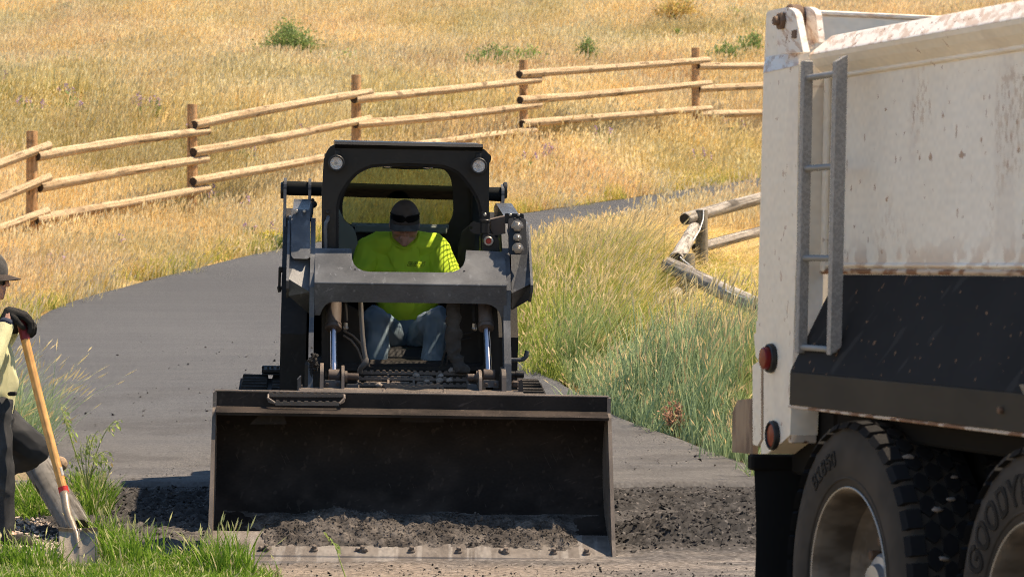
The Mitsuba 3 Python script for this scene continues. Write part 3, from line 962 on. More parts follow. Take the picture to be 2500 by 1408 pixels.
def serrated(path, h, t, pitch, up=(0, 0, 1), amp=None):
    """a toothed strip along a path of local points: teeth stand up from its upper edge"""
    p = np.asarray(path, float)
    s = np.r_[0, np.cumsum(np.linalg.norm(np.diff(p, axis=0), axis=1))]
    n = max(2, int(s[-1] / pitch))
    amp = 0.35 * h if amp is None else amp
    tt, hh = [], []
    for k in range(n):
        for a, b in ((0.0, 0), (0.12, 1), (0.55, 1), (0.68, 0), (0.98, 0)):
            tt.append((k + a) / n * s[-1])
            hh.append(b)
    tt, hh = np.array(tt + [s[-1]]), np.array(hh + [0])
    c = np.stack([np.interp(tt, s, p[:, k]) for k in range(3)], 1)
    d = np.gradient(c, axis=0)
    d /= np.linalg.norm(d, axis=1, keepdims=True) + 1e-9
    up = np.asarray(up, float)
    sd = np.cross(d, up)
    sd /= np.linalg.norm(sd, axis=1, keepdims=True) + 1e-9
    lo, hi = c - up * h / 2, c + up * (h / 2 + amp * hh[:, None] - amp / 2)
    rows = np.stack([lo - sd * t / 2, hi - sd * t / 2, hi + sd * t / 2, lo + sd * t / 2, lo - sd * t / 2], 1)
    return sheet(rows)


# grip step hung on the bucket's upper plate, left
a0, a1 = P(655, 963, 0.548), P(840, 964, 0.548)
b0, b1 = P(672, 984, 0.50), P(828, 985, 0.50)
stp = cat(serrated([a0, a1], 0.022, 0.008, 0.034), serrated([b0, b1], 0.022, 0.008, 0.034),
          *[tube(np.array([A, P(x, 972, 0.52), B]) + 0, [0.007] * 3, 8) for A, B, x in ((a0, b0, 654), (a1, b1, 841))], tube([P(654, 970, 0.55), P(658, 980, 0.52), b0], 0.007, 8), tube([P(841, 970, 0.55), P(838, 980, 0.52), b1], 0.007, 8))
sub(BK, 'grip_step', stp, 'worn_steel')
top = [P(x, y, 0.80) for x, y in ((938, 956), (941, 944), (952, 940), (975, 944), (1010, 948), (1045, 944), (1070, 940), (1080, 943), (1085, 957))]
stp = cat(serrated(top, 0.020, 0.008, 0.034), serrated([P(938, 963, 0.60), P(1083, 963, 0.60)], 0.020, 0.008, 0.034), tube([P(937, 952, 0.8), P(936, 962, 0.61)], 0.009, 8), tube([P(1085, 952, 0.8), P(1085, 962, 0.61)], 0.009, 8))
sub(BK, 'grip_step', stp, 'worn_steel')

# --- tracks
TRK = {}
for side, (pi, po) in (('L', (735, 577)), ('R', (1262, 1352))):
    x0, x1 = sorted((P(pi, 940, 1.8)[0], P(po, 940, 1.8)[0]))
    if side == 'R':
        x0 = x1 - 0.385
    circ = [((1.25, 0.36), 0.24), ((2.78, 0.44), 0.25), ((2.35, 0.20), 0.175), ((1.55, 0.19), 0.17)]
    hp = trimesh.Trimesh  # noqa
    pts = np.vstack([np.array(c) + r * np.stack([np.cos(np.linspace(0, 6.283, 60)), np.sin(np.linspace(0, 6.283, 60))], 1) for c, r in circ])
    from scipy.spatial import ConvexHull
    lp2 = pts[ConvexHull(pts).vertices]
    belt = np.array(Polygon(lp2).exterior.coords)
    outer, inner = Polygon(belt), Polygon(belt).buffer(-0.035)
    tk = lp('track', yz(np.array(outer.exterior.coords)[:-1], x0, x1, [np.array(inner.exterior.coords)[:-1]]), 'track_rubber', smooth=30)
    s = np.r_[0, np.cumsum(np.linalg.norm(np.diff(belt, axis=0), axis=1))]
    n = 44
    rg = np.random.default_rng(5 if side == 'L' else 6)
    for k in range(n):
        t = (k + 0.5) / n * s[-1]
        c = np.array([np.interp(t, s, belt[:, j]) for j in (0, 1)])
        c2 = np.array([np.interp((t + 0.01) % s[-1], s, belt[:, j]) for j in (0, 1)])
        d = nrm(c2 - c)
        o = np.array([d[1], -d[0]])
        if Polygon(belt).contains(Point(c + o * 0.01)):
            o = -o
        w = 0.024 if side == 'L' else 0.022
        quads = []
        for (xa, xb, sh) in ((x0 + 0.01, x0 + 0.17, 0.0), (x0 + 0.19, x1 - 0.01, 0.03)):
            pp = []
            for x in (xa, xb):
                for (u_, v_) in ((-w, -0.004), (w, -0.004), (w * 0.7, 0.024), (-w * 0.7, 0.024)):
                    e = 0.008 if v_ > 0 else 0
                    q2 = c + d * (u_ + sh) + o * v_
                    pp.append([x + (e if x == xa else -e), q2[0], q2[1]])
            quads.append(hull(np.array(pp) + rg.normal(0, 0.0015, (8, 3))))
        sub(tk, 'lug', cat(*quads), 'track_rubber')
    xm = (x0 + x1) / 2
    sub(tk, 'idler_wheel', cyl([x0 + 0.06, 1.25, 0.36], [x1 - 0.06, 1.25, 0.36], 0.20, n=28, bevel=0.015), 'loader_dark', 30)
    sub(tk, 'drive_sprocket', cyl([x0 + 0.06, 2.78, 0.44], [x1 - 0.06, 2.78, 0.44], 0.21, n=28, bevel=0.015), 'loader_dark', 30)
    for y in (1.55, 1.82, 2.08, 2.35):
        sub(tk, 'roller', cyl([x0 + 0.05, y, 0.17], [x1 - 0.05, y, 0.17], 0.11, n=20, bevel=0.01), 'loader_dark', 30)
    sub(tk, 'undercarriage_frame', rbox([x0 + 0.09, 1.3, 0.22], [x1 - 0.09, 2.75, 0.40], 0.02), 'loader_dark')
    TRK[side] = (x0, x1)
CXL, CXR = TRK['L'][1] + 0.0, TRK['R'][0] - 0.0
lp('chassis', [rbox([CXL + 0.02, 1.55, 0.28], [CXR - 0.02, 3.05, 0.92], 0.03)], 'loader_dark')
lp('engine_cover', [rbox([CXL + 0.0, 2.85, 0.35], [CXR + 0.0, 3.45, 1.42], 0.05)], 'loader_dark')

# --- uprights beside the cab, pivot plates and cross tube
x0, x1 = P(687, 800, 2.2)[0], P(748, 800, 1.7)[0]
zlo, zhi = 0.55, P(690, 650, 2.2)[2]
lp('tower', yz([(1.75, zlo), (1.75, 1.05), (2.1, zhi), (3.15, zhi + 0.3), (3.25, zlo)], x0, x1), 'loader_dark')
xr0, xr1 = P(1208, 800, 1.7)[0], P(1248, 800, 2.4)[0]
lp('tower', yz([(1.75, zlo), (1.75, 1.05), (2.1, zhi), (3.15, zhi + 0.3), (3.25, zlo)], xr0, xr1), 'loader_dark')
TUB = (P(690, 459, 2.95), P(1232, 475, 2.95))
lp('cross_tube', cyl(TUB[0], TUB[1], 0.043, n=24, bevel=0.004), 'tube_black', 30)
for xa in (695.5, 755.5, 1226, 1182):
    x = P(xa, 500, 2.95)[0]
    zc = TUB[0][2] + (TUB[1][2] - TUB[0][2]) * (x - TUB[0][0]) / (TUB[1][0] - TUB[0][0])
    pl = np.array(Polygon([(2.95 + 0.062 * math.cos(t), zc + 0.062 * math.sin(t)) for t in np.linspace(0, 6.28, 24)]).union(Polygon([(2.89, zc), (3.01, zc), (3.12, zc - 0.5), (2.72, zc - 0.5)])).exterior.coords)[:-1]
    lp('pivot_plate', yz(pl, x - 0.009, x + 0.009), 'loader_grey')
for xa, xs in ((690, -1), (1233, 1)):
    x = P(xa, 465, 2.95)
    lp('pivot_pin', cyl([x[0] - 0.012, 2.95, x[2]], [x[0] + 0.012, 2.95, x[2]], 0.05, n=20, bevel=0.004), 'loader_black', 30)

# --- lift arms
def arm(side):
    s = -1 if side == 'L' else 1
    dep = lambda x, y: float(np.interp(y, [480, 690, 780, 965], [1.62, 1.16, 1.13, 0.92]))
    if side == 'L':
        A = [(705, 529), (757, 533), (757, 713), (705, 681)]
        B = [(705, 681), (757, 713), (757, 768), (705, 722)]
        plate_x = (P(757, 650, 1.2)[0], P(769, 650, 1.2)[0])
        xo = P(704, 600, 1.3)[0]
    else:
        A = [(1246, 545), (1290, 545), (1297, 692), (1249, 716)]
        B = [(1249, 716), (1297, 692), (1295, 730), (1249, 757)]
        plate_x = (P(1230, 650, 1.2)[0], P(1247, 650, 1.2)[0])
        xo = P(1296, 600, 1.3)[0]
    pz = lambda y, d: float(P(760, y, d)[2])
    key = lp('lift_arm', yz([(1.66, pz(533, 1.6)), (1.56, pz(533, 1.56)), (1.20, pz(664, 1.2)), (1.14, pz(700, 1.14)), (1.12, pz(775, 1.1)), (0.96, pz(880, .96)), (0.90, pz(960, .9)), (0.99, pz(968, .99)), (1.08, pz(900, 1.08)), (1.24, pz(790, 1.24)), (1.5, pz(730, 1.5)), (2.1, pz(640, 2.1))],
                            plate_x[0], plate_x[1]), 'loader_grey')
    sub(key, 'front_box', cat(face(A, lambda x, y: 0.03 + dep(x, y), 0.18), face(B, lambda x, y: float(np.interp(y, [681, 716, 768], [1.20, 1.20, 1.42])) if s < 0 else float(np.interp(y, [692, 716, 757], [1.2, 1.2, 1.42])), 0.18)), 'loader_grey')
    xi = plate_x[0] if s < 0 else plate_x[1]
    z0, z1 = pz(545, 1.5), float(P(730, 486, 2.85)[2])
    xa, xb = sorted((xo + s * -0.015, xi - s * -0.005))
    sub(key, 'upper_beam', yz([(1.48, z0 - 0.02), (1.62, z0 + 0.02), (2.85, z1), (3.02, z1 - 0.03), (3.0, z1 - 0.2), (2.6, z1 - 0.24), (1.5, z0 - 0.25)], xa, xb), 'loader_grey')
    # rim plate on the outer side of the box
    sub(key, 'outer_rim', yz([(1.60, pz(540, 1.6)), (1.50, pz(545, 1.5)), (1.14, pz(686, 1.14)), (1.16, pz(705, 1.16)), (1.3, pz(728, 1.3)), (1.8, pz(650, 1.8))], xo - 0.007, xo + 0.007), 'loader_grey')
    return key


AL, AR = arm('L'), arm('R')
cov = lp('cover_plate', face([(711, 511, 4), (757, 512, 4), (757, 628, 10), (750, 632, 10), (716, 631, 10), (711, 625, 10)], lambda x, y: float(np.interp(y, [510, 632], [1.53, 1.27])), 0.05, r=6), 'loader_grey')
for x in (724, 743):
    sub(cov, 'bolt', cyl(P(x, 515.5, 1.505), P(x, 515.5, 1.485), 0.0095, n=10, bevel=0.003), 'zinc', 30)
lp('arm_link', cat(tube([P(757, 537, 1.7), P(762, 500, 2.2)], 0.012, 8), ball(P(766, 499, 2.2), (0.02, 0.02, 0.022), 1), ball(P(763, 489, 2.2), 0.012, 1)), 'loader_dark', 40)
lp('side_latch', cat(tube([P(683, 655, 2.0), P(682, 702, 2.0)], 0.008, 8), rbox(P(680, 664, 2.03), P(690, 652, 1.98), 0.004), cyl(P(677, 703, 2.0), P(690, 703, 2.0), 0.012, n=10), cyl(P(680, 700, 1.99), P(683, 713, 1.99), 0.010, n=8)), 'loader_dark', 40)

# --- crossmember between the arms: upper sloping facet with its notch, lower facet with the arch
up = np.array(
    [(770, 606), (858, 607), (859.5, 632), (864, 645), (873, 655), (887, 661.5), (905, 664), (1085, 665.5), (1106, 664), (1121, 658), (1131, 648), (1136, 634), (1138, 611), (1232, 615), (1237, 697), (768, 691)])
dup_ = lambda x, y: float(np.interp(y, [605, 692], [1.36, 1.10]))
XM = lp('crossmember', face(up, dup_, 0.02), 'loader_grey')
lo = np.array([(768, 691), (1237, 697), (1237, 775), (1224, 776), (1219, 762), (1211, 752), (1200, 745), (1186, 741.5), (815, 737), (803, 739), (793, 746), (786, 756), (781, 770), (768, 769)])
sub(XM, 'lower_facet', face(lo, lambda x, y: float(np.interp(y, [690, 780], [1.098, 1.15])), 0.022), 'loader_grey')
sub(XM, 'fold', tube([P(768, 691.5, 1.108), P(1237, 697.5, 1.108)], 0.0095, 8), 'loader_grey', True)
sub(XM, 'back_plate', face([(775, 676), (1230, 680), (1230, 735), (775, 730)], 1.30, 0.02), 'loader_dark')
for x, y in ((866.5, 658.5), (1133, 662.5)):
    sub(XM, 'bolt_hole', cyl(P(x, y, dup_(x, y) - 0.001), P(x, y, dup_(x, y) + 0.012), 0.0062, n=10), 'black_plastic')

# --- cab
CO = [(797, 371), (806, 358), (822, 351.5), (1172, 361), (1185, 366), (1191, 374), (1199.5, 380), (1198.5, 393), (1194, 399), (1193, 905), (785, 905), (786, 470), (790, 390)]
HOLE = [(824, 895), (820, 640), (820, 506), (827, 474), (846, 444), (872, 417), (906, 402), (990, 398), (1088, 403), (1122, 419), (1150, 453), (1169, 484), (1177, 512), (1181, 560), (1181, 895)]
CAB = lp('cab', face(round_poly(CO, 5, 3), 1.46, 0.055, [round_poly(HOLE, 14, 5)]), 'loader_black', 20)
ring = np.array(Polygon(round_poly(HOLE, 14, 5)).buffer(1.0).exterior.coords)[:-1]
ring_in = np.array(Polygon(round_poly(HOLE, 14, 5)).buffer(-7).exterior.coords)[:-1]
sub(CAB, 'door_seal', face(ring, 1.48, 0.05, [ring_in]), 'rubber', 30)
xl, xr = P(788, 500, 1.5)[0], P(1194, 500, 1.5)[0]
zr0, zr1 = P(990, 357, 1.5)[2], P(990, 905, 1.5)[2]
wl, wh = P(990, 640, 1.6)[2], zr0 - 0.10
for s, x in ((-1, xl), (1, xr)):
    x = x - s * 0.012
    pl = [(1.515, zr1), (1.515, zr0 - 0.07), (2.84, zr0 - 0.10), (2.88, zr1)]
    hole = round_poly([(1.62, wl), (1.62, wh), (2.72, wh - 0.05), (2.76, wl)], 0.07, 5)
    sp_ = sub(CAB, 'side_panel', yz(pl, x, x - s * 0.03, [hole]), 'loader_black')
    # diamond screen in the side opening
    bars = []
    hp_ = Polygon(hole)
    for sg in (1, -1):
        for k in np.arange(-3.5, 4, 0.062):
            ln = LineString([(1.4, wl + 0.3 + k), (2.9, wl + 0.3 + k + sg * 1.5 * 1.25)]).intersection(hp_)
            for g in getattr(ln, 'geoms', [ln]):
                if not g.is_empty and g.length > 0.02:
                    (ya, za), (yb, zb) = g.coords[0], g.coords[-1]
                    bars.append(tube([[x - s * (0.012 + 0.004 * sg), ya, za], [x - s * (0.012 + 0.004 * sg), yb, zb]], 0.0032, 4))
    put(TL, 'side_screen', cat(*bars), 'black_plastic', FL)
    labels.setdefault(f'{TL}__side_screen' if s < 0 else f'{TL}__side_screen_001', {})['kind'] = 'stuff'
RW = [(897, 404), (1085, 413), (1100, 432), (1106, 462), (1107, 520), (1100, 541), (1082, 558), (868, 553), (846, 543), (837, 530), (836, 494), (846, 462), (868, 425)]
wall = [(792, 375), (1188, 375), (1188, 905), (792, 905)]
hole = round_poly(RW, 12, 4)
sub(CAB, 'rear_wall', face(wall, 2.76, 0.03, [hole]), 'black_plastic')
pane = sub(CAB, 'rear_window', sheet(np.array([[P(830, 398, 2.775), P(1112, 398, 2.775)], [P(830, 564, 2.775), P(1112, 564, 2.775)]])), 'cab_glass')
sub(CAB, 'rear_sill', cat(rbox(P(866, 566, 2.74), P(1092, 553, 2.66), 0.008), rbox(P(858, 553.5, 2.755), P(1096, 549, 2.70), 0.004)), 'headliner')
sub(CAB, 'interior_trim', face([(822, 498), (828, 512), (842, 540), (862, 556), (868, 566), (876, 604), (880, 650), (822, 650)], 2.2, 0.05, r=5), 'headliner')
sub(CAB, 'interior_trim', face([(1180, 498), (1170, 530), (1140, 556), (1128, 566), (1118, 604), (1116, 650), (1180, 650)], 2.4, 0.05, r=5), 'black_plastic')
rz = float(P(990, 354, 1.42)[2])
sub(CAB, 'roof', yz([(1.44, rz - 0.022), (1.40, rz - 0.004), (1.415, rz + 0.012), (2.9, rz - 0.01), (2.9, rz - 0.06), (1.6, rz - 0.06)], P(818, 352, 1.45)[0], P(1178, 362, 1.45)[0]), 'loader_black')
sub(CAB, 'roof_vent', rbox(P(1134, 358, 1.75), P(1166, 349, 1.9), 0.008), 'loader_grey')
sub(CAB, 'floor', rbox([xl + 0.03, 1.52, zr1 - 0.05], [xr - 0.03, 2.8, zr1 + 0.0], 0.01), 'loader_dark')
mir = ball(P(995, 407, 1.62), (0.155, 0.03, 0.016), 2)
sub(CAB, 'mirror', mir, 'black_plastic', True)
sub(CAB, 'mirror_lens', ball(P(945, 407.5, 1.605), (0.03, 0.024, 0.011), 2), 'chrome', True)
sub(CAB, 'mirror_lens', ball(P(1044, 410, 1.605), (0.03, 0.024, 0.011), 2), 'chrome', True)
# seat
sz = float(P(990, 850, 2.1)[2])
seat = lp('seat', cat(rbox(P(905, 905, 1.75), P(1075, 832, 2.4), 0.04), ), 'black_plastic', 30)
sub(seat, 'backrest', rbox(P(905, 860, 2.46), P(1075, 575, 2.58), 0.05), 'black_plastic', 30)
lp('armrest', rbox(P(868, 700, 1.72), P(900, 672, 2.4), 0.02), 'black_plastic')
lp('armrest', rbox(P(1090, 700, 1.72), P(1125, 672, 2.4), 0.02), 'black_plastic')
for x in (884, 1108):
    lp('joystick', cat(tube([P(x, 760, 1.75), P(x, 725, 1.72)], 0.012, 8), ball(P(x, 716, 1.72), (0.024, 0.028, 0.04), 2)), 'black_plastic', True)
# work lamps
for (x, y, mx, my) in ((821, 398, 824, 380), (1168, 405, 1168, 386)):
    c = P(x, y, 1.43)
    L = lp('work_lamp', lathe([(0.0, 0.0), (0.0, 0.030), (-0.03, 0.045), (-0.062, 0.0465), (-0.066, 0.043), (-0.066, 0.036), (-0.05, 0.034)], c + np.array([0, 0.01, 0]), [0, 1, 0], 28), 'black_plastic', 30)
    sub(L, 'reflector', lathe([(-0.052, 0.036), (-0.035, 0.030), (-0.018, 0.016), (-0.014, 0.0)], c + np.array([0, 0.01, 0]), [0, 1, 0], 28), 'reflector', True)
    sub(L, 'lens', lathe([(-0.054, 0.0355), (-0.060, 0.022), (-0.063, 0.0)], c + np.array([0, 0.01, 0]), [0, 1, 0], 28), 'clear_lens', True)
    sub(L, 'bulb', ball(c + np.array([0, -0.022, 0]), (0.007, 0.012, 0.007), 2), 'zinc', True)
    sub(L, 'bracket', rbox(P(mx - 7, my + 4, 1.44), P(mx + 7, 366 if mx < 1000 else 374, 1.455), 0.004), 'black_plastic')
lp('grab_handle', tube([P(796, 700, 1.43), P(794, 560, 1.42), P(795, 545, 1.415), P(800, 537, 1.44), P(801, 530, 1.46)], 0.011, 10), 'loader_grey', True)
lp('cab_bolt', cyl(P(800, 517.5, 1.46), P(800, 517.5, 1.445), 0.011, n=12, bevel=0.003), 'black_plastic')
lp('cab_mount', cat(rbox(P(786, 440, 1.5), P(781, 700, 1.8), 0.004)), 'rusty_steel')

# --- hydraulic couplers on the right arm
cb = lp('coupler_block', cat(face([(1241, 533, 6), (1284, 534, 6), (1287, 622, 6), (1243, 621, 6)], lambda x, y: float(np.interp(y, [519, 625], [1.34, 1.22])), 0.05, r=5), face([(1233, 521), (1279, 522), (1279, 548), (1233, 546)], 1.37, 0.03, r=4)), 'black_plastic')
for x, y, r in ((1263, 552, 0.031), (1263, 580, 0.0215), (1264, 606.5, 0.0295)):
    dd = float(np.interp(y, [519, 625], [1.34, 1.22]))
    c = P(x, y, dd)
    k = sub(cb, 'hydraulic_coupler', hexnut(c, r, 0.02), 'zinc')
    q_ = cat(cyl(c + [0, -0.02, 0], c + [0, -0.045, 0], r * 0.66, n=20, bevel=0.003), cyl(c + [0, -0.044, 0], c + [0, -0.052, 0], r * 0.34, n=16, bevel=0.002), cyl(c + [0, 0.0, 0], c + [0, -0.006, 0], r * 1.12, n=20))
    sub(cb, 'coupler_tip', q_, 'zinc', 30)
for x in (1246, 1266):
    sub(cb, 'bolt', cyl(P(x, 524.5, 1.372), P(x, 524.5, 1.35), 0.009, n=10, bevel=0.003), 'zinc', 30)
for x in (1256, 1270):
    sub(cb, 'bolt', cyl(P(x, 534, 1.33), P(x, 534, 1.32), 0.007, n=10, bevel=0.002), 'black_plastic', 30)
cb2 = lp('coupler_bracket', face([(1179, 571), (1205, 573), (1220, 590), (1219, 614), (1178, 612)], 1.40, 0.05, r=4), 'black_plastic')
c = P(1192, 588, 1.40)
sub(cb2, 'coupler_ring', cat(lathe([(-0.0, 0.027), (-0.03, 0.027), (-0.036, 0.023), (-0.036, 0.017), (-0.02, 0.016)], c, [0, 1, 0], 24)), 'zinc', 30, label='pale metal ring round a red coupling plug')
sub(cb2, 'coupler_plug', cyl(c + [0, -0.018, 0], c + [0, -0.030, 0], 0.016, n=20, bevel=0.002), 'red_plastic', 30, label='red plug inside the coupling ring')
lp('filter_canister', cat(cyl(P(1184, 571, 1.43), P(1184, 541, 1.43), 0.026, n=20, bevel=0.006), cyl(P(1184, 543, 1.43), P(1184, 535, 1.43), 0.031, n=20, bevel=0.004), face([(1176, 517), (1196, 518), (1196, 540), (1176, 540)], 1.44, 0.02)), 'loader_black', 30)
lp('hinge_lug', face([(1146, 548, 10), (1155, 541, 10), (1178, 545), (1178, 572), (1155, 570, 10), (1146, 562, 10)], 1.43, 0.02, [[(1150 + 4 * math.cos(t), 556 + 4 * math.sin(t)) for t in np.linspace(0, 6, 10)]], r=6), 'loader_black')
lp('latch_bolt', cyl(P(1184, 524, 1.44), P(1184, 524, 1.425), 0.010, n=12, bevel=0.003), 'zinc', 30)
lp('right_bracket', face([(1198, 536), (1222, 530), (1234, 528), (1234, 572), (1205, 575), (1198, 560)], 1.48, 0.12), 'rusty_steel')

# --- tilt cylinders
for i, (xb, yb, xe, ye, xd) in enumerate(((817, 740, 814, 803, 815.5), (1184, 744, 1187, 802, 1193.5))):
    A, B, C = P(xb, yb - 25, 1.33), P(xe, ye, 1.19), P(xd, 912, 1.02)
    d = nrm(B - A)
    k = lp('tilt_cylinder', tube([A, B - d * 0.02, B - d * 0.0195, B, B + d * 0.001], [0.041, 0.041, 0.044, 0.044, 0.03], 24), 'rusty_steel', 30)
    sub(k, 'rod', cyl(B - d * 0.02, C, 0.0185, n=20), 'chrome', True)
    sub(k, 'rod_eye', cyl(C + [-0.032, 0, -0.012], C + [0.034, 0, -0.012], 0.037, n=22, bevel=0.004), 'rusty_steel', 30)
    sub(k, 'gland_ring', tube([B - d * 0.032, B - d * 0.024], 0.0455, 24), 'rusty_steel', 30)

# --- quick attach frame
qa = lp('quick_attach', cat(rbox(P(727, 962, 0.83), P(1276, 952, 0.95), 0.008)), 'worn_steel')
pz2 = lambda y: float(P(1000, y, 0.95)[2])
for x, yt, w in ((785.5, 893, 0.010), (837, 898, 0.008), (1172, 903, 0.008), (1229, 895, 0.012)):
    xx = P(x, 930, 0.95)[0]
    sub(qa, 'bracket_plate', yz(round_poly([(0.86, pz2(958)), (0.90, pz2(yt + 12)), (0.96, pz2(yt)), (1.06, pz2(yt)), (1.12, pz2(930)), (1.12, pz2(958))], 0.02, 4), xx - w, xx + w), 'worn_steel')
for x0_, x1_ in ((792, 831), (1180, 1217)):
    k = sub(qa, 'bolt_plate', face([(x0_, 928), (x1_, 929), (x1_, 946), (x0_, 945)], 0.93, 0.015, r=2), 'loader_grey')
    for x in (x0_ + 7, x1_ - 7):
        sub(qa, 'bolt', hexnut(P(x, 937.5, 0.93), 0.0105, 0.012), 'rusty_steel')
sub(qa, 'end_bracket', cat(face([(726, 926), (731, 920), (735, 918), (735, 960), (726, 960)], 0.86, 0.05), face([(734, 940), (739, 940), (739, 960), (734, 960)], 0.88, 0.05)), 'worn_steel')
sub(qa, 'end_bracket', cat(face([(1267, 928), (1274, 926), (1277, 935), (1277, 962), (1267, 962)], 0.86, 0.05), rbox(P(1250, 945, 0.95), P(1266, 928, 1.0), 0.008)), 'rusty_steel')
sub(qa, 'gusset', cat(face([(842, 951), (846, 938), (875, 936), (875, 951)], 1.0, 0.012, r=2), face([(1143, 952), (1143, 936), (1164, 938), (1168, 952)], 1.0, 0.012, r=2)), 'loader_grey')
sub(qa, 'pin', cyl(P(843, 918, 1.04), P(876, 919, 1.04), 0.020, n=18, bevel=0.003), 'rusty_steel', 30)
sub(qa, 'pin', cyl(P(1141, 921, 1.04), P(1168, 921, 1.04), 0.020, n=18, bevel=0.003), 'rusty_steel', 30)
for x in (845, 1166):
    sub(qa, 'collar', cyl(P(x - 3, 919, 1.03), P(x + 3, 919, 1.03), 0.032, n=18), 'worn_steel', 30)

# --- entry step: grating of toothed bars
st = lp('entry_step', rbox(P(874, 962, 1.14), P(1143, 952, 1.28), 0.006), 'loader_dark')
for j, (yy, dd) in enumerate(((909, 1.28), (923.5, 1.22), (938.5, 1.16), (954, 1.10))):
    sub(st, 'grip_bar', serrated([P(872, yy - 0.6, dd), P(1144, yy + 2.4, dd)], 0.018, 0.020, 0.0345, amp=0.008), 'worn_steel')
for x in (874, 948, 1010, 1068, 1141):
    sub(st, 'cross_bar', yz([(1.09, P(x, 958, 1.1)[2]), (1.09, P(x, 951, 1.1)[2]), (1.29, P(x, 909, 1.28)[2]), (1.29, P(x, 922, 1.28)[2])], P(x, 930, 1.2)[0] - 0.006, P(x, 930, 1.2)[0] + 0.006), 'worn_steel')
for j, (yy, dd) in enumerate(((921, 1.235), (935, 1.175))):
    for xa, xb in ((893, 942), (956, 1000), (1018, 1056)):
        sub(st, 'tread_plate', rbox(P(xa, yy + 4, dd + 0.02), P(xb, yy - 4, dd + 0.035), 0.003), 'worn_steel')

# --- front inner panels, pedals, hoses
lp('front_panel', face([(786, 742), (846, 742), (880, 760), (884, 905), (790, 905)], 1.53, 0.02), 'loader_dark')
lp('front_panel', face([(1092, 742), (1214, 745), (1222, 905), (1100, 905)], 1.53, 0.02), 'loader_dark')
for pts_, mt in (([(838, 806), (862, 819), (880, 838), (893, 866), (904, 905)], 'worn_steel'), ([(838, 818), (858, 831), (873, 851), (884, 878), (890, 905)], 'worn_steel'), ([(1152, 812), (1125, 818), (1103, 835), (1085, 862), (1074, 905)], 'loader_dark'), ([(1150, 824), (1128, 830), (1108, 846), (1094, 872), (1086, 905)], 'loader_dark')):
    q_ = np.array(pts_, float)
    t_ = np.linspace(0, len(q_) - 1, 24)
    q_ = np.stack([np.interp(t_, np.arange(len(q_)), q_[:, k]) for k in (0, 1)], 1)
    lp('guard_rim', tube([P(x, y, 1.48) for x, y in q_], 0.0065, 8), mt, True)


def hose(name, pts, r, mat, dlist, lump=0.0, label=None):
    from scipy.interpolate import CubicSpline
    q = np.array([P(x, y, d) for (x, y), d in zip(pts, dlist)])
    t = np.linspace(0, len(q) - 1, 40)
    c = CubicSpline(np.arange(len(q)), q)(t)
    m = tube(c, r, 12)
    if lump:
        m = crease(trimesh.Trimesh(m.vertices, m.faces, process=False), lump, 28, 3)
    return lp(name, m, mat, True, label)


hose('hose', [(880, 735), (883, 790), (887, 840), (893, 876)], 0.0135, 'hose_grey', (1.28, 1.25, 1.22, 1.2))
hose('hose_fitting', [(894, 876), (890, 888), (882, 897), (880, 908)], 0.0155, 'hose_grey', (1.2, 1.19, 1.2, 1.22))
hose('hose', [(1107, 735), (1108, 780), (1106, 830), (1110, 868), (1124, 893), (1132, 907)], 0.033, 'hose_wrap', (1.3, 1.27, 1.26, 1.25, 1.23, 1.22), 0.02, label='bundle of hoses wrapped in worn cloth sleeve')
hose('hose', [(843, 735), (844, 760), (845, 785)], 0.012, 'rubber', (1.3, 1.28, 1.27))
hose('hose', [(1157, 735), (1157, 762), (1158, 785)], 0.012, 'rubber', (1.3, 1.28, 1.27))
for x, y in ((844, 795), (1158, 797)):
    lp('hose_elbow', cat(cyl(P(x, y - 8, 1.265), P(x, y + 2, 1.265), 0.013, n=6), ball(P(x + 1, y + 5, 1.265), 0.014, 1), cyl(P(x - 6, y + 4, 1.265), P(x + 6, y + 4, 1.265), 0.008, n=8)), 'zinc', 30)
lp('tow_hook', tube([P(1240, 878, 1.5), P(1268, 878, 1.5), P(1278, 876, 1.5), P(1284, 870, 1.5), P(1287, 856, 1.5)], 0.0135, 10), 'loader_grey', True)
lp('side_cylinder', cat(cyl(P(1240, 913, 1.6), P(1260, 913.5, 1.6), 0.018, n=16), cyl(P(1258, 913.5, 1.6), P(1279, 914, 1.6), 0.0215, n=16, bevel=0.003)), 'black_plastic', 30)
lp('drive_motor', cat(rbox(P(639, 915, 2.6), P(688, 902, 2.9), 0.01), rbox(P(639, 902, 2.62), P(688, 899.5, 2.9), 0.002), *[rbox(P(x, 900, 2.62), P(x + 6, 893, 2.66), 0.002) for x in (639, 652, 662, 675)]), 'loader_dark')
rg = np.random.default_rng(3)
mud = [hull(rg.normal(0, 1, (9, 3)) * rg.uniform(0.003, 0.0085) + P(764 + rg.normal(0, 4.5), 888 + rg.normal(0, 13), 0.94 + rg.uniform(-0.015, 0.01))) for _ in range(110)]
lp('mud_clump', cat(*mud), 'track_rubber')
labels[f'{TL}__mud_clump'] = {'kind': 'stuff'}

# --- asphalt left in the bucket
def bucket_floor(y):
    py_, pz_ = np.array(PR)[:, 0], np.array(PR)[:, 1]
    k = np.argmax(py_ > 0.72) if (py_ > 0.72).any() else len(py_)
    return np.interp(y, py_[:k], pz_[:k]) + 0.012


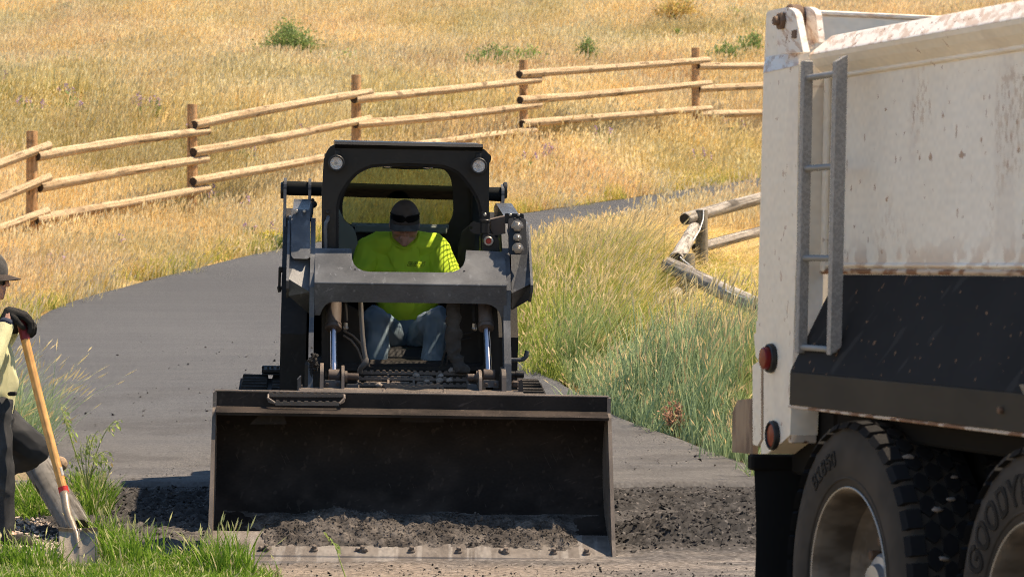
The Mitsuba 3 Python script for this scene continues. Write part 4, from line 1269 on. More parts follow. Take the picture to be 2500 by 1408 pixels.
gx, gy = np.meshgrid(np.arange(XL + 0.06, XR - 0.04, 0.0085), np.arange(0.06, 0.70, 0.0085), indexing='ij')
q3 = np.stack([gx, gy, 0 * gx], -1)
tpos = (gx - XL) / (XR - XL)
w1 = meshkit.fbm(q3 * 5, 3, 21) - 0.5
w2 = meshkit.fbm(q3 * 14, 3, 22) - 0.5
front = np.interp(tpos, [0.06, 0.115, 0.14, 0.3, 0.55, 0.70, 0.78, 0.86, 0.93, 0.97], [0.40, 0.34, 0.15, 0.145, 0.155, 0.155, 0.145, 0.14, 0.10, 0.25]) + 0.05 * w1 + 0.02 * w2
back = 0.70
hgt = np.interp(tpos, [0.06, 0.12, 0.2, 0.4, 0.5, 0.62, 0.7, 0.8, 0.9, 0.96], [-0.03, 0.012, 0.055, 0.062, 0.052, 0.036, 0.026, 0.036, 0.012, -0.03])
prof = np.clip((gy - front) / 0.16, -0.6, 1) * 1.0
hh = hgt * np.where(prof > 0, np.abs(prof) ** 0.7, prof * 2) * (1 + 0.7 * w1) + 0.03 * w2 + 0.022 * (meshkit.noise(q3 * 40, 23) - 0.5)
fade = np.clip((0.53 + 0.10 * w1 - gy) / 0.14, -0.5, 1)
hh = np.where(fade > 0, hh * np.minimum(1, fade * 1.2), -0.03)
hh = np.where(prof <= 0, np.minimum(hh, -0.02), hh)
gz = bucket_floor(gy) + np.maximum(hh, -0.03)
lump_f = dict(spec=0.25)


def mix_fn(p, n, uv):
    g = noise(p.x * 110, p.y * 110, p.z * 110)
    d = fbm(p.x * 14, p.y * 14, p.z * 14, 3)
    c = mix((0.056, 0.049, 0.044), (0.115, 0.101, 0.090), smoothstep(0.35, 0.68, d))
    return c * (0.5 + 1.0 * g)


pmat('asphalt_mix', mix_fn, rough=0.95, spec=0.2)
pmat('asphalt_crumb', lambda p, n, uv: mix((0.026, 0.0245, 0.0235), (0.075, 0.068, 0.062), smoothstep(0.45, 0.8, noise(p.x * 35, p.y * 35, p.z * 35))), rough=0.9, spec=0.25)
pile = thing('asphalt_pile', 'heap of crumbled grey asphalt lying on the floor of the loader bucket', 'asphalt', kind='stuff')
chunks = []
rg = np.random.default_rng(12)
good = np.argwhere(hh > 0.012)
CH = [trimesh.convex.convex_hull(rg.normal(0, 1, (9, 3)) * [1, 0.8, 0.7]) for _ in range(12)]
for k in range(2400):
    i, j = good[rg.integers(len(good))]
    m = CH[rg.integers(12)]
    r = rg.uniform(0.002, 0.0052) * (2.0 if rg.random() < 0.05 else 1)
    R = trimesh.transformations.random_rotation_matrix(rg.random(3))[:3, :3]
    chunks.append(trimesh.Trimesh(m.vertices @ R.T * r + [gx[i, j], gy[i, j], gz[i, j] + 0.002], m.faces, process=False))
put(pile, '', cat(sheet(np.stack([gx, gy, gz], -1)), *chunks), 'asphalt_mix', FL, smooth=40)

# stones lying on the step
pmat('pebble', lambda p, n, uv: mix((0.36, 0.31, 0.27), (0.19, 0.155, 0.125), fbm(p.x * 30, p.y * 30, p.z * 30)), rough=0.9)
for i, (x, y, d, r, wh) in enumerate(((1076, 917, 1.25, 0.018, 'pale pointed pebble standing on the loader step right of its middle'), (1073, 928, 1.2, 0.022, 'tan pebble on the loader step, second of the row'), (1097, 927, 1.2, 0.02, 'grey pebble near the right end of the loader step'),
                                      (1042, 930, 1.19, 0.016, 'small whitish pebble on the middle of the loader step'), (1017, 915, 1.25, 0.019, 'dark grey pebble on the back bar of the loader step'), (1104, 904, 1.29, 0.024, 'flat white pebble under the wrapped hose'), (1122, 904, 1.29, 0.026, 'bright white pebble at the foot of the wrapped hose'), (925, 940, 1.14, 0.02, 'pale pebble on the left part of the loader step'))):
    m = crease(trimesh.creation.icosphere(subdivisions=2), 0.45, 1.6, i)
    R = trimesh.transformations.random_rotation_matrix(rg.random(3))[:3, :3]
    put(thing('pebble', wh, 'pebble', 'pebbles on the loader step'), '', trimesh.Trimesh(m.vertices @ R.T * r * [0.8, 0.65, 0.6] + P(x, y, d), m.faces), 'pebble', FL, True)
# ---------------------------------------------------------------- dump truck (rear left corner, nose towards the camera)
_a = math.radians(16.2)
_u, _in = np.array([math.sin(_a), -math.cos(_a), 0]), np.array([math.cos(_a), math.sin(_a), 0])
_rr = math.radians(1.25)
_ez = np.array([0, 0, math.cos(_rr)]) + _in * math.sin(_rr)
_iy = _in * math.cos(_rr) - np.array([0, 0, math.sin(_rr)])
FT = Frame([1.062, 9.86, 0.0], _u, _iy, _ez)
Q = FT.px


def local_t(p):
    return (p.x - 1.062) * float(_u[0]) + (p.y - 9.86) * float(_u[1])


def cream_fn(rust, spots):
    def fn(p, n, uv):
        t = local_t(p)
        g = noise(p.x * 60, p.y * 60, p.z * 60)
        big = fbm(t * 1.3, p.z * 1.1, 3.0, 3)
        c = mix((0.835, 0.77, 0.66), (0.76, 0.69, 0.575), smoothstep(0.35, 0.7, big))
        c = mix(c, (0.68, 0.61, 0.52), smoothstep(0.55, 0.75, fbm(t * 9, p.z * 2.0, 5.0, 3)) * 0.5)
        # rub marks: grainy brown patches
        zone = smoothstep(0.60, 0.74, fbm(t * 3.0 + 3.1, p.z * 2.6 + 1.7, 1.0, 3))
        grain = smoothstep(0.47, 0.66, fbm(t * 95, p.z * 45, 2.0, 3))
        c = mix(c, (0.44, 0.29, 0.17), zone * grain * rust * 0.55)
        # chips and short rust runs
        chip = smoothstep(0.83, 0.87, fbm(t * 52, p.z * 24, 7.0, 2))
        c = mix(c, (0.32, 0.17, 0.085), chip * spots)
        low = (rust > 0.5) * smoothstep(1.66, 1.53, p.z) * smoothstep(0.5, 0.62, fbm(t * 14, p.z * 14, 4.0, 3))
        c = mix(c, (0.40, 0.22, 0.11), low * 0.45)
        return c * (0.94 + 0.12 * g)
    return fn


def worn_top_fn(p, n, uv):
    t = local_t(p)
    s = fbm(t * 34 + p.z * 60, p.z * 50, p.x * 22, 4)
    c = mix((0.80, 0.74, 0.66), (0.52, 0.36, 0.25), smoothstep(0.44, 0.66, s) * 0.7)
    return mix(c, (0.30, 0.17, 0.10), smoothstep(0.70, 0.78, fbm(t * 50, p.z * 50, p.x * 30, 3)))


def ladder_fn(p, n, uv):
    s = fbm(p.x * 170, p.y * 170, p.z * 120, 3)
    h = fbm(p.x * 6, p.y * 6, p.z * 3.5, 3)
    return mix((0.33, 0.31, 0.283), (0.245, 0.23, 0.212), smoothstep(0.40, 0.58, s + 0.35 * (h - 0.5)))


def chute_fn(p, n, uv):
    t = local_t(p)
    s = smoothstep(0.70, 0.80, fbm(t * 16 - p.z * 14, p.z * 5 + t * 4, 3.0, 3))
    c = mix((0.014, 0.0142, 0.0155), (0.027, 0.0255, 0.025), fbm(t * 3, p.z * 4, 1.0, 4))
    c = mix(c, (0.06, 0.057, 0.055), s * 0.35)
    return mix(c, (0.30, 0.17, 0.09), smoothstep(0.84, 0.88, fbm(t * 50, p.z * 50, 9.0, 2)) * 0.6)


pmat('cream_paint', cream_fn(0.85, 0.8), rough=0.5, spec=0.4)
pmat('cream_plain', cream_fn(0.10, 0.55), rough=0.45, spec=0.4)
pmat('worn_cream', worn_top_fn, rough=0.6, spec=0.3)
pmat('ladder_steel', ladder_fn, rough=0.6, spec=0.4)
pmat('rung_steel', paint_fn((0.17, 0.175, 0.175), (0.28, 0.27, 0.255), 0.7, 0.3), rough=0.5, spec=0.5)
pmat('chute_rubber', chute_fn, rough=0.8, spec=0.12)
pmat('lip_brown', lambda p, n, uv: mix((0.026, 0.021, 0.014), (0.052, 0.040, 0.026), fbm(local_t(p) * 3, p.z * 9, 2.0, 4)), rough=0.8)
pmat('rim_edge', lambda p, n, uv: mix((0.55, 0.44, 0.33), (0.24, 0.12, 0.06), smoothstep(0.4, 0.6, fbm(local_t(p) * 25, p.z * 30, 2.0, 3))), rough=0.8)
pmat('spotted_cream', lambda p, n, uv: mix(mix((0.62, 0.54, 0.44), (0.45, 0.36, 0.27), fbm(p.x * 8, p.y * 8, p.z * 8)), (0.13, 0.065, 0.03), smoothstep(0.66, 0.74, fbm(p.x * 48, p.y * 48, p.z * 48, 2))), rough=0.7)
pmat('tan_rust', lambda p, n, uv: mix((0.33, 0.235, 0.155), (0.16, 0.105, 0.07), smoothstep(0.35, 0.7, fbm(p.x * 18, p.y * 18, p.z * 5, 4))), rough=0.85)
pmat('tire_rubber', lambda p, n, uv: mix((0.046, 0.039, 0.032), (0.070, 0.058, 0.047), smoothstep(0.3, 0.75, fbm(p.x * 7, p.y * 7, p.z * 7, 4))), rough=0.9, spec=0.2)
pmat('tread_rubber', (0.011, 0.011, 0.012), rough=0.85, spec=0.25)
pmat('tire_letters', (0.017, 0.015, 0.0135), rough=0.8, spec=0.25)
pmat('dusty_rim', lambda p, n, uv: mix((0.19, 0.155, 0.12), (0.09, 0.07, 0.052), smoothstep(0.35, 0.7, fbm(p.x * 9, p.y * 9, p.z * 14, 4))), rough=0.55, metallic=0.25, spec=0.5)
pmat('hub_metal', (0.40, 0.42, 0.45), rough=0.35, metallic=0.6)
pmat('rim_bright', (0.36, 0.33, 0.29), rough=0.4, metallic=0.4)
pmat('under_black', (0.008, 0.0075, 0.007), rough=0.9, spec=0.2)
pmat('flap_rubber', lambda p, n, uv: mix((0.010, 0.010, 0.010), (0.024, 0.022, 0.020), smoothstep(0.4, 0.7, fbm(p.x * 5, p.y * 5, p.z * 3, 4))), rough=0.85, spec=0.2)
pmat('red_lens', (0.15, 0.004, 0.005), rough=0.35, spec=0.25)
pmat('nut_rust', paint_fn((0.13, 0.075, 0.045), (0.22, 0.15, 0.10), 0.8, 0.2), rough=0.8)

TR = thing('dump_truck', 'cream dump truck with rusty side wall, grey ladder and black lower skirt', 'dump truck')


def tp(name, mesh, mat, smooth=False, label=None, parent=None):
    return put(parent or TR, name, mesh, mat, FT, smooth, label)


def tface(pxs, depth, thick, holes=()):
    return prism(np.array(pxs, float), holes, thick, lambda x, y: Q(x, y, depth))


def ext(yzs, x0, x1):
    return prism(yzs, (), abs(x1 - x0), lambda y, z: np.array([x0, y, z]), (1 if x1 > x0 else -1, 0, 0))


tE = 4.6
zb, ztp = float(Q(2056, 664, 0.10)[2]), float(Q(2066, 184, 0.10)[2])
z1, z2 = float(Q(2178, 97, 0.03)[2]), float(Q(2178, 60, 0.115)[2])
tP = float(Q(1947, 500, 0.0)[0])                  # front edge of the corner post
post = tp('corner_post', tface([(1864, 178), (1949, 159), (1945, 600), (1929, 1061), (1905, 1083), (1873, 1107), (1858, 1107), (1849, 800)], 0.0, 0.10), 'cream_plain')
tp('post_foot', rbox([Q(1929, 1000, 0)[0] - 0.03, 0.006, Q(1950, 1080, 0.05)[2]], [Q(1929, 1000, 0)[0] + 0.004, 0.098, Q(1950, 985, 0.05)[2]], 0.004), 'spotted_cream', parent=post)
zl_ = float(Q(1905, 168, 0.0)[2])
led = [Q(1863, 179, -0.004), Q(1950, 159.5, -0.004), Q(1951, 126, 0.045), Q(1868, 140, 0.045), Q(1951, 126, 0.10), Q(1868, 140, 0.10), Q(1863, 184, 0.10), Q(1950, 164, 0.10)]
tp('post_cap', hull(np.array(led)), 'worn_cream', parent=post)
# rear frame of the body: upright flange and rusty apron
tp('rear_flange', tface([(1837, 892), (1857, 878), (1858, 1074), (1848, 1088), (1838, 1084)], 0.012, 0.05), 'cream_plain')
tp('rear_flange', tface([(1846, 785), (1850, 782), (1852, 880), (1845, 870), (1840, 815), (1846, 812)], 0.02, 0.04), 'cream_plain')
tp('rear_apron', tface([(1801, 976), (1838, 972), (1838, 1108), (1787, 1103), (1788, 1006)], 0.06, 0.02), 'tan_rust')
tp('drip_seam', tface([(1858, 885), (1862, 880), (1862, 1072), (1852, 1090), (1850, 1086), (1858, 1072)], -0.003, 0.01), 'tan_rust')
# hinge
hp_ = tp('hinge_plate', tface([(1866, 145), (1871, 34), (1876, 27), (1925, 17), (1930, 60), (1925, 140)], 0.05, 0.012), 'cream_plain')


def ear(cx, cy, r, bx0, bx1, by, dep, th):
    c = [(cx + r * math.cos(t), cy - r * math.sin(t)) for t in np.linspace(math.radians(170), math.radians(10), 14)]
    return tface([(bx0, by + 4)] + c + [(bx1, by)], dep, th)


eg = tp('hinge_ear', ear(1919, 44, 25, 1900, 1961, 128, 0.0, 0.024), 'worn_cream')
eg2 = tp('hinge_ear', ear(1968, 41, 24, 1945, 2000, 104, 0.078, 0.022), 'worn_cream')
cc = Q(1938, 48, 0.05)
tp('hinge_knuckle', cyl([cc[0], 0.027, cc[2]], [cc[0], 0.075, cc[2]], 0.052, n=28, bevel=0.006), 'nut_rust', 30)
cc = Q(1912, 52, 0.0)
nut = tp('hinge_nut', cat(cyl([cc[0], 0.0, cc[2]], [cc[0], -0.018, cc[2]], 0.032, n=6, bevel=0.004), cyl([cc[0], -0.017, cc[2]], [cc[0], -0.036, cc[2]], 0.016, n=14, bevel=0.003)), 'nut_rust')
tp('hinge_block', tface([(1933, 75), (1942, 73), (1941, 94), (1932, 94)], -0.006, 0.006), 'nut_rust')
tp('hinge_seat', hull(np.array([Q(1950, 128, 0.02), Q(1990, 108, 0.085), Q(1958, 104, 0.02), Q(1985, 96, 0.085), Q(1950, 135, 0.02), Q(1990, 118, 0.085)])), 'worn_cream')
# side wall and top rail
side = tp('side_wall', rbox([tP - 0.02, 0.10, zb], [tE, 0.112, ztp + 0.02], 0.003), 'cream_paint')
tp('wall_rib', tube([[tP, 0.098, zb + 0.022], [tE, 0.098, zb + 0.022]], 0.008, 8), 'cream_paint', True, parent=side)
tp('wall_rib', tube([[tP, 0.097, zb + 0.002], [tE, 0.097, zb + 0.002]], 0.009, 8), 'rim_edge', True, parent=side)
zz = 0.012
tp('wall_upright', rbox([tP + 0.0, 0.085, zb], [tP + 0.035, 0.1005, ztp], 0.004), 'cream_plain', parent=side)
rail = tp('top_rail', ext([(0.10, ztp), (0.055, ztp + 0.035), (0.034, z1 - 0.018), (0.030, z1 - 0.004), (0.20, z1 + 0.0), (0.20, ztp)], tP, tE), 'cream_plain')
tp('rail_cap', ext([(0.030, z1 - 0.003), (0.036, z1 + 0.004), (0.108, z2 - 0.004), (0.118, z2), (0.20, z2 - 0.03), (0.20, z1 + 0.002)], tP + 0.0, tE), 'worn_cream', parent=rail)
tp('rail_weld', tube([[tP, 0.096, ztp + 0.002], [tE, 0.096, ztp + 0.002]], 0.009, 8), 'cream_plain', True, parent=rail)
# tailgate, far wall, floor
zg = float(Q(1992, 28, 0.12)[2])
tR = tP - 0.30
tg = tp('tailgate', rbox([tR - 0.03, 0.10, 1.14], [tR, 2.36, zg], 0.004), 'cream_plain')
tp('gate_rim', rbox([tR - 0.04, 0.101, zg + 0.001], [tR + 0.012, 2.36, zg + 0.016], 0.004), 'worn_cream', parent=tg)
tp('far_wall', rbox([tR, 2.35, 1.14], [tE, 2.37, z2 - 0.01], 0.004), 'cream_paint')
tp('front_wall', rbox([tE, 0.10, 1.14], [tE + 0.03, 2.37, z2 + 0.3], 0.004), 'cream_plain')
tp('body_floor', rbox([tR, 0.113, 1.10], [tE, 2.349, 1.14], 0.004), 'under_black')
# skirt: sloping black sheet and brown lip
zk1, zk0 = float(Q(1929, 906, -0.035)[2]), float(Q(1929, 988, -0.035)[2])
tk0, tk1 = float(Q(1929, 906, -0.035)[0]), float(Q(2046, 672, 0.097)[0])
A = np.array([[tk0, -0.035, zk1], [tk1, 0.096, zb - 0.008], [tE, 0.096, zb - 0.008], [tE, -0.035, zk1]])
n_ = 0.008
tp('skirt_sheet', hull(np.vstack([A, A + [0, 0.012, -0.004]])), 'chute_rubber')
lipm = tp('skirt_lip', rbox([tk0, -0.036, zk0], [tE, -0.024, zk1 - 0.001], 0.003), 'lip_brown')
tp('lip_rim', rbox([tk0, -0.041, zk0 - 0.009], [tE, 0.03, zk0 - 0.001], 0.002), 'rim_edge', parent=lipm)
c = Q(2447, 1001, -0.036)
tp('lip_bolt', cyl(c, c + [0, -0.014, 0], 0.011, n=6, bevel=0.003), 'nut_rust', parent=lipm)
tp('skirt_bracket', hull(np.array([Q(2488, 938, -0.03), Q(2540, 936, -0.03), Q(2500, 965, -0.03), Q(2540, 985, -0.03), Q(2488, 938, -0.06), Q(2540, 936, -0.06)])), 'rung_steel')
# ladder
ld = tp('ladder', rbox([Q(1957, 500, -0.03)[0] - 0.032, -0.032, Q(1952, 862, -0.03)[2]], [Q(1957, 500, -0.03)[0], 0.002, Q(1964, 148, -0.03)[2]], 0.003), 'ladder_steel', label='grey ladder with flaking paint on the rear corner of the truck')
xr_ = Q(2038, 500, -0.03)[0]
tp('ladder_rail', hull(np.array([[xr_ - 0.034, -0.034, Q(2030, 866, -0.03)[2]], [xr_, -0.034, Q(2030, 866, -0.03)[2]], [xr_ - 0.034, 0.004, Q(2030, 850, -0.03)[2]], [xr_, 0.004, Q(2030, 846, -0.03)[2]],
                                 [xr_ - 0.034, -0.034, Q(2050, 150, -0.03)[2]], [xr_, -0.034, Q(2050, 150, -0.03)[2]], [xr_ - 0.034, 0.004, Q(2055, 132, -0.03)[2]], [xr_, 0.004, Q(2055, 132, -0.03)[2]]])), 'ladder_steel', parent=ld)
xl_ = Q(1957, 500, -0.03)[0]
for y in (188, 410, 630, 850):
    z = Q(1990, y, -0.015)[2]
    tp('rung', cyl([xl_ - 0.012, -0.014, z], [xr_ - 0.012, -0.014, z], 0.0105, n=14), 'rung_steel', 30, parent=ld)
# lamps on the post
for x, y, st in ((1886, 874, -0.038), (1892, 1062, -0.016)):
    c = Q(x, y, 0.0)
    k = tp('tail_lamp', lathe([(0.0, 0.048), (-0.006, 0.051), (-0.018, 0.049), (-0.021, 0.043), (-0.014, 0.040)], c, [0, 1, 0], 28), 'black_plastic', 30)
    tp('lens', lathe([(-0.012, 0.0395), (st * 0.9, 0.038), (st, 0.033), (st - 0.003, 0.0)], c, [0, 1, 0], 28), 'red_lens', 30, parent=k)
# mud flap behind the rear wheels
tM = tR - 0.02
tp('flap_bar', rbox([tM - 0.03, -0.03, 0.83], [tM + 0.02, 0.70, 0.885], 0.008), 'under_black')
g_ = np.linspace(0, 1, 12)
mf = np.array([[[tM - 0.01 + 0.012 * math.sin(3 * v) + 0.01 * math.sin(7 * u_), -0.012 + 0.64 * u_ + 0.01 * math.sin(4 * v), 0.85 - 0.72 * v] for v in g_] for u_ in g_])
tp('mud_flap', sheet(mf, 0.008), 'flap_rubber', True)
# frame and axles
for d in (0.72, 1.62):
    tp('frame_rail', rbox([tM, d, 0.78], [tE, d + 0.09, 1.06], 0.01), 'under_black')
tp('cross_beam', rbox([tM + 0.05, 0.1, 0.93], [tM + 0.2, 2.3, 1.09], 0.01), 'under_black')
tp('under_box', rbox([tM + 0.03, 0.11, 0.82], [tM + 0.42, 0.70, 1.08], 0.01), 'under_black')
tp('body_sill', rbox([tM + 0.2, 0.12, 0.98], [tE, 0.22, 1.10], 0.01), 'under_black')
tp('inner_guard', rbox([tM + 0.2, 0.68, 0.55], [tE, 0.70, 1.09], 0.004), 'under_black')
for t in (0.0, 1.35):
    tp('axle', cyl([t, 0.3, 0.52], [t, 2.14, 0.52], 0.075, n=16), 'under_black', 30)


def tyre_profile(w, R):
    return [(0.035, 0.292), (0.012, 0.31), (0.004, 0.345), (-0.004, 0.385), (-0.006, 0.42), (-0.002, 0.452), (0.006, 0.478), (0.016, R - 0.022), (0.032, R - 0.012), (w / 2, R - 0.008),
            (w - 0.032, R - 0.012), (w - 0.016, R - 0.022), (w - 0.006, 0.478), (w + 0.006, 0.42), (w + 0.004, 0.345), (w - 0.035, 0.292)]


def arc_text(text, r, a0, hgt, depth_of, flipa=False):
    """raised letters round a sidewall; a0: angle of the text's middle, from local +x (forward), seen from outside"""
    tm = meshkit.text_mesh(text, hgt, 0.004, bold=True)
    v = np.array(tm.vertices)
    mid = (v[:, 0].min() + v[:, 0].max()) / 2
    ang = a0 - (v[:, 0] - mid) / r
    rad = r + v[:, 1] - hgt / 2
    # seen from outside (camera looks along +y): forward (+x) is to the right, up is up
    return trimesh.Trimesh(np.stack([rad * np.cos(ang), -v[:, 2] + depth_of(rad), rad * np.sin(ang)], 1), tm.faces[:, ::-1] if False else tm.faces, process=False)


WZ, TW, TRAD = 0.515, 0.275, 0.53
for iw, t in enumerate((0.0, 1.35)):
    for (d0, outer) in ((0.0, True), (0.335, False), (1.83, False), (2.165, False)):
        near = d0 < 1
        c = np.array([t, d0, WZ])
        prof = tyre_profile(TW, TRAD)
        k = tp('tyre', lathe(prof, c, [0, 1, 0], 72 if near else 36), 'tire_rubber', 50)
        if near:
            # hexagonal tread blocks in staggered rows, shoulder blocks cut square
            nb = 38
            rows = [(0.030, 0.050, 'S'), (0.084, 0.056, 'H'), (0.1375, 0.056, 'H'), (0.191, 0.056, 'H'), (0.245, 0.050, 'S')]
            for ri, (h, w, kind) in enumerate(rows):
                for b in range(nb):
                    th = (b + 0.5 * (ri % 2)) / nb * 2 * math.pi
                    if not outer and math.cos(th) < -0.2:
                        continue
                    da = math.pi / nb * 0.92
                    if kind == 'H':
                        pl = [(-0.62, -1), (0.62, -1), (1.02, 0), (0.62, 1), (-0.62, 1), (-1.02, 0)]
                        pl = [(0, -1.05), (0.9, -0.55), (0.9, 0.55), (0, 1.05), (-0.9, 0.55), (-0.9, -0.55)]
                    else:
                        pl = [(-1, -0.85), (1, -0.85), (1, 0.85), (-1, 0.85)]
                    pp = []
                    for (a_, b_) in pl:
                        for rr_, sc in ((TRAD - 0.026, 1.0), (TRAD - 0.001, 0.93)):
                            an = th + b_ * da * 0.98 * sc
                            hh_ = h + a_ * w / 2 * sc
                            if kind == 'S' and (a_ < 0) == (h < 0.1) and rr_ > TRAD - 0.01:
                                rr_ -= 0.006
                            if kind == 'S' and (a_ < 0) == (h < 0.1):
                                hh_ += (-0.012 if h < 0.1 else 0.012) if rr_ < TRAD - 0.01 else 0
                            pp.append([t + rr_ * math.cos(an), d0 + hh_, WZ + rr_ * math.sin(an)])
                    if outer and iw == 0 or (outer and iw == 1):
                        put(k, 'tread_block', hull(np.array(pp)), 'tread_rubber', FT)
                    else:
                        if b == 0 and ri == 0:
                            acc = []
                        acc.append(hull(np.array(pp)))
            if not outer:
                kk = put(k, 'tread_blocks', cat(*acc), 'tread_rubber', FT)
                labels[kk] = {'kind': 'stuff'}
        if outer:
            sw = lambda r: np.interp(r, [0.345, 0.385, 0.42, 0.452, 0.478], [0.004, -0.004, -0.006, -0.002, 0.006])
            if iw == 0:
                tx = arc_text('B1850', 0.412, math.radians(118), 0.050, sw)
            else:
                tx = arc_text('GOODYEAR', 0.405, math.radians(116), 0.082, sw)
            tx.vertices = tx.vertices + c
            put(k, 'lettering', tx, 'tire_letters', FT)
            labels[f'{k}__lettering'] = {'label': 'raised lettering on the tyre sidewall', 'kind': 'stuff'}
            put(k, 'bead_line', lathe([(0.0035, 0.338), (-0.001, 0.341), (0.002, 0.346)], c, [0, 1, 0], 72), 'tire_rubber', FT, True)
        if near:
            rm = tp('wheel_rim', lathe([(0.03, 0.312), (0.012, 0.316), (0.004, 0.312), (0.008, 0.303), (0.03, 0.292), (0.07, 0.283), (0.13, 0.278), (0.150, 0.255), (0.155, 0.215), (0.165, 0.17), (0.165, 0.06), (0.165, 0.0)] if outer else [(0.03, 0.312), (0.03, 0.29), (0.2, 0.28), (0.2, 0.1)], c, [0, 1, 0], 64), 'dusty_rim', 40)
            if outer:
                put(rm, 'rim_lip', lathe([(0.006, 0.3155), (0.0015, 0.3125), (0.006, 0.3085)], c, [0, 1, 0], 64), 'rim_bright', FT, True)
                put(rm, 'hub', lathe([(0.165, 0.105), (0.125, 0.10), (0.115, 0.09), (0.112, 0.068), (0.09, 0.062), (0.085, 0.0)], c, [0, 1, 0], 36), 'hub_metal', FT, 30)
                for b in range(10):
                    th = b / 10 * 2 * math.pi
                    o = c + np.array([0.143 * math.cos(th), 0.165, 0.143 * math.sin(th)])
                    put(rm, 'lug_nut', cyl(o, o + [0, -0.035, 0], 0.018, n=6, bevel=0.004), 'nut_rust', FT)
# white pebbles wedged between the tread blocks
wp = np.random.default_rng(4)
for j, (th, h) in enumerate(((0.95, 0.075), (0.62, 0.165), (0.55, 0.11), (0.45, 0.215), (0.25, 0.11), (0.14, 0.165), (0.12, 0.235), (0.78, 0.2), (0.33, 0.24))):
    m = crease(trimesh.creation.icosphere(subdivisions=2), 0.4, 1.5, j)
    p_ = np.array([(TRAD - 0.003) * math.cos(th), h, WZ + (TRAD - 0.003) * math.sin(th)])
    key = thing('tread_pebble', ['topmost white pebble wedged in the tyre tread', 'white pebble wedged high in the middle of the tyre tread', 'double white pebble in the tread near the sidewall', 'white pebble wedged deep in the tread towards the inner tyre', 'white pebble by the outer tread blocks, low', 'white pebble low in the middle of the tyre tread', 'white pebble lowest in the tread near the front tyre', 'white pebble high in the tread away from the sidewall', 'white pebble half way down the tread, innermost'][j], 'pebble', 'pebbles wedged in the tyre tread')
    put(key, '', trimesh.Trimesh(m.vertices * [0.010, 0.016, 0.007] * wp.uniform(0.7, 1.1) + p_, m.faces), 'pebble', FT, True)
# ---------------------------------------------------------------- people
def cloth_fn(a, b, s=7.0):
    return lambda p, n, uv: mix(a, b, smoothstep(0.3, 0.7, fbm(p.x * s, p.y * s, p.z * s, 3)))


pmat('skin', lambda p, n, uv: mix((0.50, 0.27, 0.19), (0.42, 0.21, 0.145), fbm(p.x * 25, p.y * 25, p.z * 25)), rough=0.5, spec=0.4)
pmat('hi_vis', cloth_fn((0.52, 0.72, 0.05), (0.47, 0.65, 0.042), 5), rough=0.9, spec=0.1, sheen=0.3)
pmat('denim', cloth_fn((0.115, 0.165, 0.21), (0.20, 0.255, 0.30), 9), rough=0.95, spec=0.1)
pmat('cap_dark', cloth_fn((0.055, 0.044, 0.038), (0.095, 0.078, 0.068), 14), rough=0.9, spec=0.15)
pmat('cap_grey', cloth_fn((0.060, 0.056, 0.052), (0.10, 0.095, 0.09), 20), rough=0.9, spec=0.15)
pmat('cap_print', (0.42, 0.41, 0.40), rough=0.9)
pmat('glasses', (0.006, 0.006, 0.007), rough=0.12, spec=0.6)
pmat('hair', (0.03, 0.02, 0.014), rough=0.8)
pmat('faded_lime', cloth_fn((0.62, 0.60, 0.36), (0.54, 0.52, 0.30)), rough=0.95, spec=0.1)
pmat('work_trousers', cloth_fn((0.026, 0.027, 0.030), (0.046, 0.047, 0.050), 9), rough=0.85, spec=0.25)
pmat('glove', cloth_fn((0.014, 0.0135, 0.013), (0.032, 0.030, 0.028), 20), rough=0.9, spec=0.2)
pmat('boot', cloth_fn((0.014, 0.012, 0.0105), (0.034, 0.029, 0.025), 14), rough=0.8)
pmat('navy_cuff', (0.025, 0.033, 0.055), rough=0.9)
pmat('glove_print', (0.16, 0.15, 0.14), rough=0.8)
pmat('ink', (0.02, 0.03, 0.015), rough=0.9)


def axes(fwd, up):
    f = nrm(fwd)
    r = nrm(np.cross(f, up))
    return np.stack([r, f, np.cross(r, f)], 1)          # columns: right, forward, up


def head_mesh(c, A, neck):
    H = lambda *q: np.asarray(c) + A @ np.array(q, float)
    bones = [(H(-.045, .055, -.03), .030, H(.045, .055, -.03), .030), (H(0, .078, -.093), .024, H(-.046, .015, -.072), .024), (H(0, .078, -.093), .024, H(.046, .015, -.072), .024),
             (H(-.046, .015, -.072), .024, H(-.045, .05, -.03), .03), (H(.046, .015, -.072), .024, H(.045, .05, -.03), .03), (H(0, .07, -.05), .034, H(0, .076, -.088), .026),
             (H(0, .092, .012), .011, H(0, .112, -.030), .0125), (H(-.014, .095, -.034), .010, H(.014, .095, -.034), .010), (H(-.030, .074, .012), .012, H(.030, .074, .012), .012),
             (H(-.020, .093, -.060), .0085, H(.020, .093, -.060), .0085), (H(-.016, .092, -.072), .009, H(.016, .092, -.072), .009), (H(0, -.015, -.05), .056, neck, .060)]
    ex = [ball(H(0, -.008, .022), (.076, .097, .092), 3, A), ball(H(-.078, -.012, -.012), (.012, .024, .034), 2, A), ball(H(.078, -.012, -.012), (.012, .024, .034), 2, A)]
    return bones, ex


